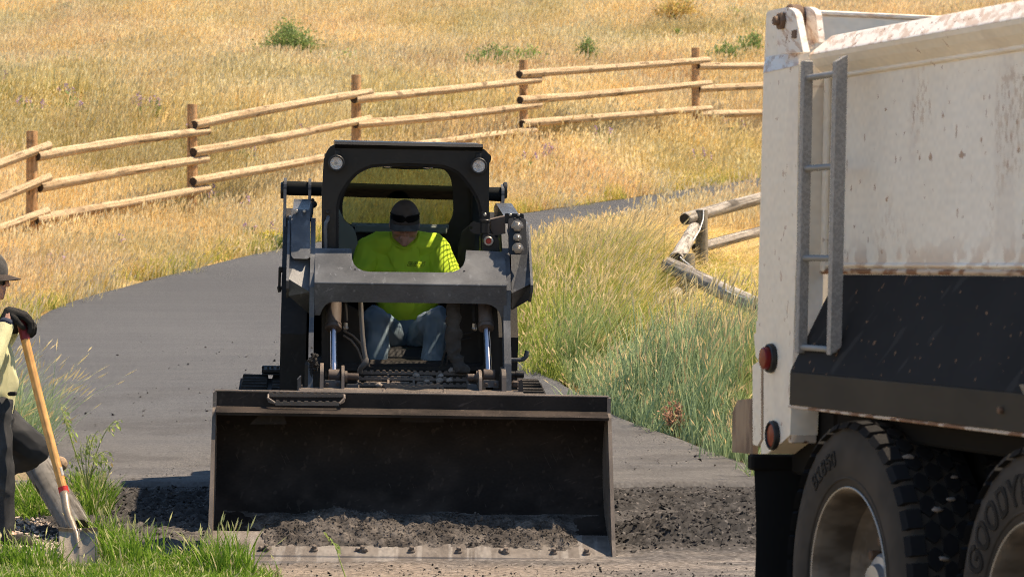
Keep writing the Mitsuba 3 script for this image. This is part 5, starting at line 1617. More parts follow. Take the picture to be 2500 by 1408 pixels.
def cap_meshes(c, A, rx=.084, ry=.106, rz=.108, u0=.018, brim=.075, droop=.030):
    th = np.linspace(0, 2 * np.pi, 41)
    ph = np.linspace(0.02, np.pi / 2, 14)
    P_ = np.array([[[rx * math.cos(t) * math.sin(f), ry * math.sin(t) * math.sin(f) - .006, u0 + rz * math.cos(f)] for f in ph] for t in th])
    band = P_[:, -1:, :] + np.array([0, 0, -.022])
    P_ = np.concatenate([P_, band], 1)
    crown = sheet(P_, 0.003)
    aa = np.linspace(math.radians(14), math.radians(166), 22)
    rr = np.linspace(0, 1, 8)
    B_ = np.array([[[rx * math.cos(a) * (1 + .02 * k), (ry * math.sin(a) - .006) + k * brim * math.sin(a) ** 0.6, u0 - .010 - droop * (abs(math.cos(a)) ** 2) * 1.15 * (0.35 + 0.65 * k) - 0.014 * k] for k in rr] for a in aa])
    br = sheet(B_, 0.004)
    btn = ball((0, -.006, u0 + rz + .001), (.008, .008, .005), 1)
    tr = lambda m: trimesh.Trimesh(np.asarray(m.vertices) @ A.T + c, m.faces, process=False)
    return tr(crown), tr(br), tr(btn)


def glasses_mesh(c, A, u=.0, rx=.082, ry=.104, off=.008):
    """wrap-round lenses and temples"""
    aa = np.linspace(math.radians(22), math.radians(158), 31)
    L = []
    for a in aa:
        g = abs(math.cos(a))
        hgt = .021 * (1 - 0.25 * math.exp(-(g / .10) ** 2) * 2.4) * (1 - .35 * g ** 4)
        L.append([[(rx + off) * math.cos(a), (ry + off) * math.sin(a) - .004, u + s * hgt] for s in (-1, -.5, 0, .5, 1)])
    m = sheet(np.array(L), 0.004)
    t = [tube([[s * (rx + .004) * .93, .045, u + .006], [s * (rx + .003), -.0, u + .006], [s * (rx - .004), -.045, u + .0]], .004, 6) for s in (-1, 1)]
    k = cat(m, *t)
    return trimesh.Trimesh(np.asarray(k.vertices) @ A.T + c, k.faces, process=False)


def hand_bones(wrist, A, grip=0.6, side=1, s=1.0):
    """A columns: across (index to little finger, times side), along the fingers, back of the hand"""
    H = lambda *q: np.asarray(wrist) + A @ (np.array(q, float) * s)
    b = [(H(0, 0, 0), .027 * s, H(.012, .045, 0), .024 * s), (H(.0, .0, 0), .026 * s, H(-.022, .085, 0), .015 * s), (H(0, 0, 0), .026 * s, H(.026, .080, 0), .014 * s), (H(-.022, .085, 0), .015 * s, H(.026, .080, 0), .014 * s)]
    lens = [(.044, .027, .022), (.048, .031, .024), (.045, .029, .023), (.034, .022, .02)]
    for k in range(4):
        x = -.030 + .0215 * k
        p = np.array([x, .088 - .004 * abs(k - 1), 0.0])
        a = 0.0
        for j, ln in enumerate(lens[k]):
            a += grip * (0.9, 1.25, 0.9)[j] * (1 + 0.06 * (k - 1))
            q_ = p + np.array([0.002 * (k - 1.5), ln * math.cos(a), -ln * math.sin(a)])
            b.append((H(*p), (.0105, .0095, .0088)[j] * s, H(*q_), (.0095, .0088, .0078)[j] * s))
            p = q_
    t0, t1, t2, t3 = (-.018, .02, -.008), (-.048, .05, -.022), (-.050, .078, -.040), (-.036, .092, -.055)
    b += [(H(*t0), .017 * s, H(*t1), .0135 * s), (H(*t1), .0125 * s, H(*t2), .011 * s), (H(*t2), .011 * s, H(*t3), .0095 * s)]
    return b


grow = lambda bs, d: [(a, r + d, b, q + d) for a, r, b, q in bs]


# --- the operator, sitting in the cab
OP = thing('person', 'machine operator in bright lime shirt and jeans sitting in the loader cab looking down', 'person')
hipL, hipR = P(958, 842, 2.22), P(1022, 843, 2.22)
kneL, kneR = P(917, 782, 1.78), P(1066, 780, 1.78)
ankL, ankR = P(915, 935, 1.68), P(1060, 935, 1.68)
shL, shR = P(899, 609, 2.22), P(1070, 611, 2.22)
elL, elR = P(872, 708, 2.08), P(1104, 712, 2.05)
wrL, wrR = P(888, 703, 1.83), P(1096, 703, 1.83)
belly, chest, neckb = P(990, 716, 2.24), P(985, 662, 2.24), P(986, 592, 2.19)
hc = P(988, 545, 2.05)
A_op = axes([0.0, -math.cos(math.radians(15)), -math.sin(math.radians(15))], [0, 0, 1])
hb, hx_ = head_mesh(hc, A_op, neckb)
AhL = np.stack([[-1, 0, 0], nrm([0.05, -1, -0.15]), np.cross([-1, 0, 0], nrm([0.05, -1, -0.15]))], 1)
AhL = np.stack([nrm([1, 0, 0.1]), nrm([0.05, -1, 0.1]), nrm(np.cross(nrm([1, 0, 0.1]), nrm([0.05, -1, 0.1])))], 1)
if AhL[2, 2] < 0:
    AhL[:, 0] *= -1
    AhL[:, 2] *= -1
AhR = AhL.copy()
AhR[:, 0] *= -1
torso = [(hipL, .105, hipR, .105), (belly + [-.06, 0, 0], .125, belly + [.06, 0, 0], .125), (hipL, .105, belly + [-.06, 0, 0], .125), (hipR, .105, belly + [.06, 0, 0], .125),
         (belly + [-.06, 0, 0], .125, chest + [-.095, 0, .02], .112), (belly + [.06, 0, 0], .125, chest + [.095, 0, .02], .112), (chest + [-.095, 0, .02], .112, chest + [.095, 0, .02], .112),
         (chest + [-.09, 0, .03], .10, shL, .066), (chest + [.09, 0, .03], .10, shR, .066), (shL, .066, neckb, .06), (shR, .066, neckb, .06), (chest, .12, neckb, .065)]
legs = [(hipL, .095, kneL, .064), (hipR, .095, kneR, .064), (kneL, .062, ankL, .044), (kneR, .062, ankR, .044)]
arms = [(shL, .064, elL, .050), (shR, .064, elR, .050), (elL, .046, wrL, .031), (elR, .046, wrR, .031)]
feet = [(ankL, .042, ankL + [0, -.15, -.07], .035), (ankR, .042, ankR + [0, -.15, -.07], .035)]
put(OP, 'body', flesh(hb + grow(torso, -.042) + legs + arms + feet + hand_bones(wrL, AhL, 0.8) + hand_bones(wrR, AhR, 0.8), hx_, 0.012, 6), 'skin', FL, True)
shirt_b = grow([b for b in torso if b[0] is not hipL or b[2] is not hipR], 0.013)
shirt_b = shirt_b[1:] if False else grow([torso[1]] + torso[4:9], 0.013) + [(shL, .080, shL + (neckb - shL) * .72, .074), (shR, .080, shR + (neckb - shR) * .72, .074), (chest, .134, P(985, 606, 2.17), .082), (chest + [0, -.012, .02], .125, P(988, 722, 2.22), .135), (P(965, 745, 2.235), .122, P(1012, 745, 2.235), .122)]
slv = [(shL, .080, shL + (elL - shL) * .72, .078), (shR, .080, shR + (elR - shR) * .72, .078)]
sh_ = crease(flesh(shirt_b + slv, (), 0.012, 7), 0.034, 8, 2, (1.0, 1, .45))
_sm = (to_man(sh_) - to_man(ball(P(987, 566, 2.02), (.080, .165, .088), 3))).to_mesh()
sh_ = trimesh.Trimesh(_sm.vert_properties[:, :3], _sm.tri_verts, process=True)
SHIRT = put(OP, 'shirt', sh_, 'hi_vis', FL, True)
# the printed words on the chest, in a slanted box
zc_, yc_ = P(1013, 642, 2.0)[2], None
hits = trimesh.Trimesh(sh_.vertices, sh_.faces)


def on_shirt(x, y):
    """nearest point of the shirt front under a point of the photo"""
    best = None
    for dpt in (2.05,):
        q_ = P(x, y, dpt)
        v = np.asarray(hits.vertices)
        k = np.argmin(((v[:, [0, 2]] - q_[[0, 2]]) ** 2).sum(1) + 0.02 * (v[:, 1] - 1.9) ** 2)
        best = v[k, 1]
    return P(x, y, best - 0.008)


ncol = [on_shirt(987 + 36.5 * math.cos(t), 566 + 39.5 * math.sin(t)) + [0, 0.004, 0] for t in np.linspace(0.05, math.pi - .05, 26)]
sub(SHIRT, 'collar', tube(ncol, 0.0085, 8), 'hi_vis', True)
lp0, lp1 = on_shirt(1000, 644), on_shirt(1032, 642)
d_ = nrm(lp1 - lp0)
dpt = min(lp0[1], lp1[1]) - 0.004
tm = meshkit.text_mesh('LB ASPHALT', 0.0115, 0.0008, bold=True)
tv = np.array(tm.vertices)
tv[:, 0] *= 0.084 / (tv[:, 0].max())
tv[:, 0] += 0.30 * tv[:, 1]
org = P(997.5, 646.5, dpt)
mp = lambda v: np.stack([org[0] + v[:, 0], org[1] - v[:, 2], org[2] + v[:, 1] + 0.045 * v[:, 0]], 1)
box_ = []
for a, b in (((-.006, -.006), (.090, -.006)), ((-.001, .0175), (.096, .0175)), ((-.006, -.006), (-.0005, .0175)), ((.090, -.006), (.096, .0175))):
    a3, b3 = mp(np.array([[a[0], a[1], 0.0]]))[0], mp(np.array([[b[0], b[1], 0.0]]))[0]
    box_.append(tube([a3, b3], 0.0009, 5))
kk = put(SHIRT, 'printed_words', cat(trimesh.Trimesh(mp(tv), tm.faces, process=False), *box_), 'ink', FL)
labels[kk] = {'label': 'small printed company name in a slanted box on the chest', 'kind': 'stuff'}
jeans_b = grow(legs[:2], 0.012) + [(kneL, .074, ankL + [0, 0, .0], .062), (kneR, .074, ankR, .062), (hipL, .112, hipR, .112), (P(958, 792, 2.24), .118, P(1020, 792, 2.24), .118), (hipL, .112, P(975, 805, 2.2), .11), (hipR, .112, P(1005, 805, 2.2), .11)]
put(OP, 'jeans', crease(flesh(jeans_b, (), 0.013, 8), 0.020, 9, 6, (1, 1, .7)), 'denim', FL, True)
for a in (ankL, ankR):
    put(OP, 'boot', flesh([(a + [0, .03, -.03], .05, a + [0, -.16, -.08], .042), (a, .052, a + [0, .03, -.05], .05)], (), 0.015, 4), 'boot', FL, True)
cr, br, bt = cap_meshes(hc, A_op, u0=.026, brim=.066, droop=.020)
CP_ = put(OP, 'cap', cat(cr, bt), 'cap_dark', FL, 40)
put(CP_, 'brim', br, 'cap_grey', FL, 40)
put(OP, 'sunglasses', glasses_mesh(hc, A_op, u=.056, rx=.080, ry=.103), 'glasses', FL, 40, label='dark sunglasses pushed up on the cap')

# --- the worker with the shovel at the left edge
WK = thing('person', 'worker in pale shirt, black trousers and grey cap leaning on a shovel at left', 'person')
W = lambda x, y, Y: at(x, y, Y)
hc = W(-29, 676, 16.45)
A_w = axes([1, -0.10, -0.12], [0, 0, 1])
neckb = W(-62, 765, 16.47)
hb, hx_ = head_mesh(hc, A_w, neckb)
sN, sF = W(-54, 812, 16.27), W(-50, 812, 16.66)
chest, belly = W(-44, 865, 16.46), W(-38, 945, 16.46)
hN, hF = W(-28, 1022, 16.36), W(-22, 1022, 16.58)
kN, aN = W(-8, 1155, 16.30), W(-2, 1290, 16.32)
kF, aF = W(84, 1098, 16.52), W(-30, 1150, 16.85)
eN, wN = W(-30, 893, 16.12), W(19, 784, 16.30)
eF, wF = W(-22, 878, 16.70), W(34, 800, 16.5)
torso = [(hN, .085, hF, .085), (belly, .13, hN, .085), (belly, .13, hF, .085), (belly, .135, chest, .14), (chest, .12, sN, .07), (chest, .13, sF, .07), (sN, .07, neckb, .058), (sF, .07, neckb, .058)]
legs = [(hN, .098, kN, .066), (kN, .064, aN, .045), (hF, .098, kF, .066), (kF, .064, aF, .045)]
arms = [(sN, .062, eN, .047), (eN, .046, wN, .032), (sF, .062, eF, .047), (eF, .046, wF, .032)]
# near hand closed over the end of the shaft
fw = nrm([0.80, 0.05, -0.18])
bk = nrm(np.array([0.1, -0.25, 1.0]))
ac = nrm(np.cross(fw, bk))
bk = nrm(np.cross(ac, fw))
A_h = np.stack([-ac, fw, bk], 1)
A_h2 = np.stack([ac, fw, bk], 1)
pal = W(22, 762, 16.32)
handN = hand_bones(pal, A_h, 0.62, s=1.02)
pal2 = W(30, 776, 16.45)
handF = hand_bones(pal2, A_h2, 0.7, s=1.0)
footN = [(aN, .04, aN + [.10, -.02, -.06], .026), (aN, .04, aN + [-.03, 0, -.05], .03)]
footF = [(aF, .04, aF + [-.02, .04, -.09], .026)]
put(WK, 'body', flesh(hb + torso + legs + arms + footN + footF + handN + handF + [(wN, .032, pal, .027), (wF, .032, pal2, .027)], hx_, 0.012, 5), 'skin', WORLD, True)
put(WK, 'shirt', crease(flesh(grow(torso[1:], 0.014)[0:0] + [(belly, .172, chest, .165), (belly, .172, belly + [0.0, 0, -.07], .160), (chest, .145, sN, .085), (chest, .145, sF, .085), (sN, .082, W(-60, 785, 16.46), .07), (sF, .082, W(-60, 785, 16.46), .07),
                               (sN, .078, eN, .064), (eN, .064, eN + (wN - eN) * .86, .046), (sF, .078, eF, .064), (eF, .064, eF + (wF - eF) * .86, .046)], (), 0.014, 6), 0.022, 7, 9, (1, 1, .8)), 'faded_lime', WORLD, True)
put(WK, 'trousers', crease(flesh([(hN, .122, hF, .122), (hN, .112, kN, .086), (kN, .086, aN + [0, 0, -.03], .070), (hF, .112, kF, .080), (kF, .080, aF, .066), (belly + [0.0, 0, -.07], .146, hN, .12), (belly + [0.0, 0, -.07], .146, hF, .12)], (), 0.013, 6), 0.020, 8, 14, (1, 1, .6)), 'work_trousers', WORLD, True)
for a, d in ((aN, np.array([.14, -.03, -.075])), (aF, np.array([-.03, .06, -.14]))):
    up_ = np.array([0, 0, 0.05]) if d[0] > 0 else np.array([0.02, 0, 0.01])
    put(WK, 'boot', flesh([(a + up_, .058, a + d * .2 + [0, 0, -.05], .052), (a + d * .2 + [0, 0, -.05], .052, a + d, .043)], (), 0.014, 3), 'boot', WORLD, True)
GL = put(WK, 'glove', flesh(grow(handN, 0.004) + [(pal, .030, pal + (wN - pal) * .9 + [-.02, 0, -.02], .036)], (), 0.006, 4), 'glove', WORLD, True)
put(WK, 'glove', flesh(grow(handF, 0.004) + [(pal2, .030, wF, .036)], (), 0.006, 4), 'glove', WORLD, True)
put(WK, 'cuff', tube([wN + (eN - wN) * .12 + [0, 0, 0], wN + (eN - wN) * .02], [.043, .041], 16), 'navy_cuff', WORLD, True)
cr, br, bt = cap_meshes(hc, A_w, u0=.032, brim=.078, droop=.020)
CP_ = put(WK, 'cap', cat(cr, bt), 'cap_grey', WORLD, 40)
put(CP_, 'brim', br, 'cap_dark', WORLD, 40)
# pale peaks printed round the lower crown
pk = []
for k in range(9):
    a = math.radians(-70 + 20 * k)
    f = 1.36
    for du in (0, .35):
        a2 = a + du * .3
        b_ = np.array([[.0862 * math.cos(t) * math.sin(e), .1085 * math.sin(t) * math.sin(e) - .006, .032 + .1105 * math.cos(e)] for t, e in ((a2 - .10, 1.50), (a2 + .10, 1.50), (a2 + .01, 1.27 - .08 * du))])
        pk.append(trimesh.Trimesh(np.vstack([b_, b_ * 0.985]) @ A_w.T + hc, [[0, 1, 2], [5, 4, 3], [0, 3, 4], [0, 4, 1], [1, 4, 5], [1, 5, 2], [2, 5, 3], [2, 3, 0]], process=False))
kk = put(CP_, 'crown_print', cat(*pk), 'cap_print')
labels[kk] = {'kind': 'stuff', 'label': 'pale mountain peaks printed round the cap'}
put(WK, 'sunglasses', glasses_mesh(hc, A_w, u=-.012, rx=.077, ry=.098), 'glasses', WORLD, 40)
put(WK, 'hair', ball(hc + A_w @ np.array([0, -.035, -.01]), (.079, .072, .06), 2, A_w), 'hair', WORLD, True)
put(WK, 'radio_pouch', rbox(W(24, 955, 16.38), W(37, 966, 16.30), 0.006), 'glove')

# ---------------------------------------------------------------- shovel, log
pmat('ash_wood', wood_fn((0.66, 0.37, 0.13), (0.50, 0.25, 0.075)), rough=0.45, spec=0.4)
pmat('red_grip', (0.20, 0.022, 0.028), rough=0.6)
pmat('red_ferrule', (0.50, 0.03, 0.025), rough=0.5)
pmat('shovel_steel', lambda p, n, uv: mix(mix((0.30, 0.255, 0.20), (0.19, 0.155, 0.12), smoothstep(0.35, 0.7, fbm(p.x * 18, p.y * 18, p.z * 9, 4))), (0.36, 0.30, 0.23), smoothstep(0.6, 0.75, fbm(p.x * 50, p.y * 9, p.z * 6, 3)) * 0.6), rough=0.42, spec=0.5, metallic=0.35)
SV = thing('shovel', 'square shovel with wooden shaft and red grip standing in the grass under the worker hand', 'shovel')
st0, st1 = W(46, 764, 16.36), W(157, 1203, 16.16)
L_ = st1 - st0
m, uv, ends = log_mesh(st0 + L_ * 0.0, st1, 0.0235, 0.0235, n=14, seg=16, wob=0.0, seed=91)
put(SV, 'shaft', m, 'ash_wood', WORLD, True, uv=uv)
put(SV, 'grip', tube([st0 - L_ * 0.004, st0 - L_ * 0.002, st0 + L_ * 0.15], [0.018, 0.0255, 0.0255], 16), 'red_grip', WORLD, 40)
put(SV, 'ferrule', tube([st1 - L_ * 0.035, st1 + L_ * 0.008], 0.0262, 16), 'red_ferrule', WORLD, 40)
sp_ = [st1 - L_ * 0.005, W(159, 1215, 16.13), W(162, 1238, 16.09), W(168, 1262, 16.03), W(177, 1283, 15.98), W(186, 1303, 15.93), W(192, 1335, 15.89)]
put(SV, 'socket', tube(sp_, [0.025, 0.0245, 0.023, 0.022, 0.021, 0.017, 0.006], 14), 'shovel_steel', WORLD, True)
bl = []
for v in np.linspace(0, 1, 22):
    row = []
    for u_ in np.linspace(-1, 1, 31):
        x = 192 + 47.5 * u_ + 1.5 * v
        y = 1289 - 3 * abs(u_) + (96 + 5 * u_) * v
        Yb = 15.95 - 0.10 * v
        dish = -0.030 * u_ ** 2 * (0.4 + .6 * v) - 0.020 * math.exp(-(u_ / 0.13) ** 2) * max(0, 1 - 1.05 * v) - (0.028 * (1 - v / .10) if v < .10 and abs(u_) > 0.22 else 0)
        row.append(at(x, y, Yb) + [0, dish, 0])
    bl.append(row)
put(SV, 'blade', sheet(np.array(bl), 0.004), 'shovel_steel', WORLD, True)
put(SV, 'worn_label', trimesh.Trimesh(*(lambda m_: (m_.vertices, m_.faces))(sheet(np.array([[st0 + L_ * k + 0.0238 * (np.array([1, 0, 0.25]) * math.cos(t) + np.array([0, -1, 0]) * math.sin(t)) for t in np.linspace(0.3, 1.0, 6)] for k in np.linspace(.86, .905, 4)]), 0.0006)), process=False), 'cap_print')
pmat('log_grey', wood_fn((0.19, 0.18, 0.165), (0.075, 0.068, 0.06)), rough=0.9, spec=0.1)
LG = thing('leaning_log', 'short grey weathered log lying aslant in the grass behind the shovel', 'log')
put_log(LG, 'trunk', W(88, 1130, 17.15), W(192, 1296, 16.45), 0.077, 0.083, 'log_grey', seed=83, n=20, seg=16, wob=0.014)
put(LG, 'stub', flesh([(W(112, 1135, 17.2), .03, W(146, 1132, 17.15), .045)], (), 0.012, 2), 'tan_rust')
# ---------------------------------------------------------------- loose asphalt, gravel, small plants
r6 = np.random.default_rng(66)
HULLS = []
for k in range(14):
    h_ = trimesh.convex.convex_hull(r6.normal(0, 1, (10, 3)) * [1, 0.9, 0.65])
    HULLS.append((np.array(h_.vertices) / np.abs(h_.vertices).max(), np.array(h_.faces)))


def crumbs(pts, radii, rng):
    V, F, n = [], [], 0
    for p, r in zip(pts, radii):
        v, f = HULLS[rng.integers(len(HULLS))]
        a = rng.random() * 6.283
        R = np.array([[math.cos(a), -math.sin(a), 0], [math.sin(a), math.cos(a), 0], [0, 0, 1]])
        V.append(v @ R.T * r * [1, 1, 0.8] + p)
        F.append(f + n)
        n += len(v)
    return trimesh.Trimesh(np.vstack(V), np.vstack(F), process=False)


pts, rad = [], []
xs_, ys_ = r6.uniform(-3.0, 2.2, 60000), r6.uniform(15.0, 18.7, 60000)
am = loose_amount(xs_, ys_)
inb = in_view(xs_, ys_, 0.2) & ~((xs_ > -1.5) & (xs_ < 0.5) & (ys_ > 16.1) & (ys_ < 18.4))
md_ = (np.abs(ys_ - 16.55) < 0.38) & (xs_ > 0.25)
keep = (r6.random(60000) < 0.26 * (1 + 1.6 * md_) * np.clip(am - 0.12, 0, 1)) & inb
xs_, ys_, md_ = xs_[keep], ys_[keep], md_[keep]
zs_ = dirt_z(xs_, ys_)
rr_ = 0.004 + 0.010 * r6.random(len(xs_)) ** 2.2 + (r6.random(len(xs_)) < 0.05) * r6.uniform(0.006, 0.016, len(xs_))
pts += list(np.stack([xs_, ys_, zs_ + 0.003], 1))
rad += list(rr_ * np.where(md_, 1.1, 1.0))
# crumbs fallen on the lane and on the dirt in front
n_ = 1500
ys_ = 18.6 + 9.0 * r6.random(n_) ** 2.1
xs_ = r6.uniform(-3.4, 2.0, n_)
d_ = shapely.contains(ROADPOLY.buffer(-0.15), shapely.points(xs_, ys_)) & ((meshkit.fbm(np.stack([xs_, ys_ * 0.6, 0 * xs_], -1) * 0.9, 3, 31)) > r6.uniform(0.36, 0.62, n_))
xs_, ys_ = xs_[d_], ys_[d_]
pts += list(np.stack([xs_, ys_, zroad(ys_) + 0.034], 1))
rad += list(0.0035 + 0.015 * r6.random(len(xs_)) ** 4.5 + 0.0035 * r6.random(len(xs_)))
n_ = 900
xs_, ys_ = r6.uniform(-1.6, 1.6, n_), 15.85 - 1.2 * r6.random(n_)
pts += list(np.stack([xs_, ys_, dirt_z(xs_, ys_) + 0.003], 1))
rad += list(0.003 + 0.010 * r6.random(n_) ** 3)
pts, rad = np.array(pts), np.array(rad)
pts[:, 2] += 0.15 * rad
AC = thing('asphalt_crumbs', 'loose black asphalt crumbs scattered over the lane and ground', 'asphalt', kind='stuff')
put(AC, '', crumbs(pts, rad, r6), 'asphalt_crumb')
# pale stones among them, and the gravel patch by the worker's boot
pmat('pale_stone', lambda p, n, uv: mix((0.58, 0.50, 0.43), (0.40, 0.32, 0.26), fbm(p.x * 22, p.y * 22, p.z * 22)), rough=0.9)
gp = []
minx, miny, maxx, maxy = GRAVEL.buffer(0.05).bounds
while len(gp) < 900:
    p_ = np.array([r6.uniform(minx, maxx), r6.uniform(miny, maxy)])
    if GRAVEL.buffer(0.05).contains(Point(p_)):
        gp.append([p_[0], p_[1], float(hz(p_[0], p_[1])) + r6.uniform(0.0, 0.018)])
GV = thing('gravel', 'patch of pale gravel beside the worker boot', 'gravel', kind='stuff')
sc_ = []
for i in range(200):
    x, y = r6.uniform(-2.6, 1.9), r6.uniform(16.0, 18.6)
    if loose_amount(np.array([x]), np.array([y]))[0] > 0.2 and not (-1.5 < x < 0.5):
        sc_.append([x, y, float(dirt_z(x, y)) + 0.004])
put(GV, '', crumbs(np.array(gp), r6.uniform(0.006, 0.019, len(gp)), r6), 'pale_stone', smooth=60)
SG = thing('stone_chips', 'tiny pale stone chips among the loose asphalt', 'gravel', kind='stuff')
put(SG, '', crumbs(np.array(sc_), r6.uniform(0.003, 0.0065, len(sc_)), r6), 'pale_stone', smooth=60)


# ---------------------------------------------------------------- bushes and flowers on the hill
def leaf_fn(a, b, dry):
    def fn(p, n, uv):
        c = mix(a, b, noise(uv.x * 77, 1.0, 0.0))
        return mix(c, dry, smoothstep(0.82, 0.9, noise(uv.x * 51, 4.0, 0.0)))
    return fn


grass_mat('bush_leaf', leaf_fn((0.21, 0.30, 0.10), (0.33, 0.41, 0.16), (0.68, 0.56, 0.28)), 0.5)
grass_mat('pale_bush_leaf', leaf_fn((0.32, 0.44, 0.12), (0.44, 0.50, 0.18), (0.75, 0.58, 0.28)), 0.5)
grass_mat('turning_leaf', leaf_fn((0.66, 0.54, 0.16), (0.70, 0.46, 0.20), (0.40, 0.46, 0.12)), 0.5)
grass_mat('sage_leaf', leaf_fn((0.50, 0.52, 0.34), (0.62, 0.62, 0.44), (0.75, 0.60, 0.36)), 0.5)
grass_mat('brown_dock', leaf_fn((0.55, 0.30, 0.20), (0.68, 0.42, 0.28), (0.78, 0.60, 0.38)), 0.5)
grass_mat('lupine_petal', leaf_fn((0.44, 0.28, 0.50), (0.60, 0.43, 0.60), (0.66, 0.52, 0.50)), 0.4)
grass_mat('yellow_petal', leaf_fn((0.85, 0.66, 0.06), (0.80, 0.70, 0.16), (0.6, 0.6, 0.1)), 0.4)


def leaves(c, out, size, rng, n3_=1):
    """small leaf faces at points c pointing along out: (verts, faces, uv)"""
    m = len(c)
    up = rng.normal(0, 1, (m, 3))
    sd = np.cross(out, up)
    sd /= np.linalg.norm(sd, axis=1, keepdims=True) + 1e-9
    s = size * rng.uniform(0.6, 1.3, m)[:, None]
    v = np.stack([c, c + out * s * .5 + sd * s * .24, c + out * s, c + out * s * .5 - sd * s * .24], 1).reshape(-1, 3)
    f = (np.array([[0, 1, 2], [0, 2, 3]])[None] + (np.arange(m) * 4)[:, None, None]).reshape(-1, 3)
    return trimesh.Trimesh(v, f, process=False), np.stack([np.repeat(rng.random(m), 4), np.tile([0, .5, 1, .5], m)], 1)


def bush(key, base, w, h, nbr, per, leaf, mat, rng, flat=1.0):
    st, C, O = [], [], []
    for k in range(nbr):
        a, q_ = rng.random() * 6.283, rng.random() ** 0.6
        tip = base + np.array([math.cos(a) * w / 2 * q_, math.sin(a) * w / 2 * q_, h * (1 - 0.55 * q_ ** 2) * rng.uniform(0.65, 1.1)])
        mid = base + (tip - base) * 0.5 + np.array([0, 0, 0.12 * h])
        t = np.linspace(0, 1, 6)[:, None]
        cv = (1 - t) ** 2 * base + 2 * t * (1 - t) * mid + t * t * tip
        st.append(tube(cv, np.linspace(0.009, 0.003, 6), 4))
        tt = 1 - 0.6 * rng.random((per, 1)) ** 1.2
        p_ = (1 - tt) ** 2 * base + 2 * tt * (1 - tt) * mid + tt * tt * tip + rng.normal(0, 0.035 * (w + h), (per, 3))
        C.append(p_)
        o = rng.normal(0, 1, (per, 3)) + nrm(tip - base) * 0.8
        O.append(o / np.linalg.norm(o, axis=1, keepdims=True))
    put(key, 'stems', cat(*st), 'grey_post')
    labels[f'{key}__stems'] = {'kind': 'stuff'}
    m, uv = leaves(np.vstack(C), np.vstack(O), leaf, rng)
    kk = put(key, 'leaves', m, mat, uv=uv)
    labels[kk] = {'kind': 'stuff'}


BUSH = [(712, 152, 140, 64, 'bush_leaf', 'dense dark green bush on the hillside, the largest one, above the third fence post', 34, 46),
        (834, 172, 78, 34, 'pale_bush_leaf', 'low thin pale green bush just right of the large dark bush', 16, 22),
        (1205, 180, 112, 52, 'bush_leaf', 'spreading green bush left of the fourth fence post', 30, 30),
        (1290, 168, 70, 40, 'pale_bush_leaf', 'yellowish green bush directly behind the fourth fence post', 18, 24),
        (1436, 155, 52, 48, 'bush_leaf', 'small upright green bush midway between two fence posts', 18, 28),
        (1772, 152, 90, 34, 'bush_leaf', 'low green bush right behind the fence near the truck', 22, 30),
        (1834, 138, 66, 42, 'bush_leaf', 'green bush at the left edge of the truck body', 20, 26),
        (1655, 62, 96, 56, 'turning_leaf', 'yellow and orange bush high on the hillside left of the truck', 26, 20),
        (1790, 42, 60, 26, 'pale_bush_leaf', 'faint pale green bush near the top right of the hillside', 14, 16),
        (158, 30, 44, 22, 'sage_leaf', 'pale grey green sage clump at the top left of the hillside', 14, 26),
        (1655, 92, 22, 22, 'pale_bush_leaf', 'tiny green bush below the orange bush', 8, 20)]
for x, y, w, h, mt, lb, nb, per in BUSH:
    b = ground_at(x, y + 8)
    s = b[1] / FOC
    bush(thing('bush', lb, 'bush', 'bushes on the hillside'), b - [0, 0, 0.03], w * s * 1.35, h * s * 1.55, int(nb * 2.0), int(per * 1.5), 0.062 if w > 60 else 0.05, mt, r6)


def lupine(key, base, h, n, rng, col='lupine_petal'):
    st, C, O, gC, gO = [], [], [], [], []
    for k in range(n):
        off = np.array([rng.normal(0, .07), rng.normal(0, .07), 0])
        tip = base + off * 1.7 + [0, 0, h * rng.uniform(.75, 1.1)]
        st.append(tube([base + off * .4, base + off + [0, 0, h * .5], tip], [.005, .004, .003], 4))
        m = 20
        t = rng.random((m, 1))
        p_ = tip - np.array([0, 0, 1]) * t * h * .33 + rng.normal(0, .012, (m, 3)) * (0.4 + t)
        C.append(p_)
        o = rng.normal(0, 1, (m, 3))
        O.append(o / np.linalg.norm(o, axis=1, keepdims=True))
        gC.append(base + off * .6 + rng.normal(0, .05, (9, 3)) + [0, 0, h * .3])
        o = rng.normal(0, 1, (9, 3)) + [0, 0, .5]
        gO.append(o / np.linalg.norm(o, axis=1, keepdims=True))
    put(key, 'stems', cat(*st), 'bush_leaf')
    labels[f'{key}__stems'] = {'kind': 'stuff'}
    m, uv = leaves(np.vstack(C), np.vstack(O), 0.036, rng)
    labels[put(key, 'petals', m, col, uv=uv)] = {'kind': 'stuff'}
    m, uv = leaves(np.vstack(gC), np.vstack(gO), 0.075, rng)
    labels[put(key, 'leaves', m, 'bush_leaf', uv=uv)] = {'kind': 'stuff'}


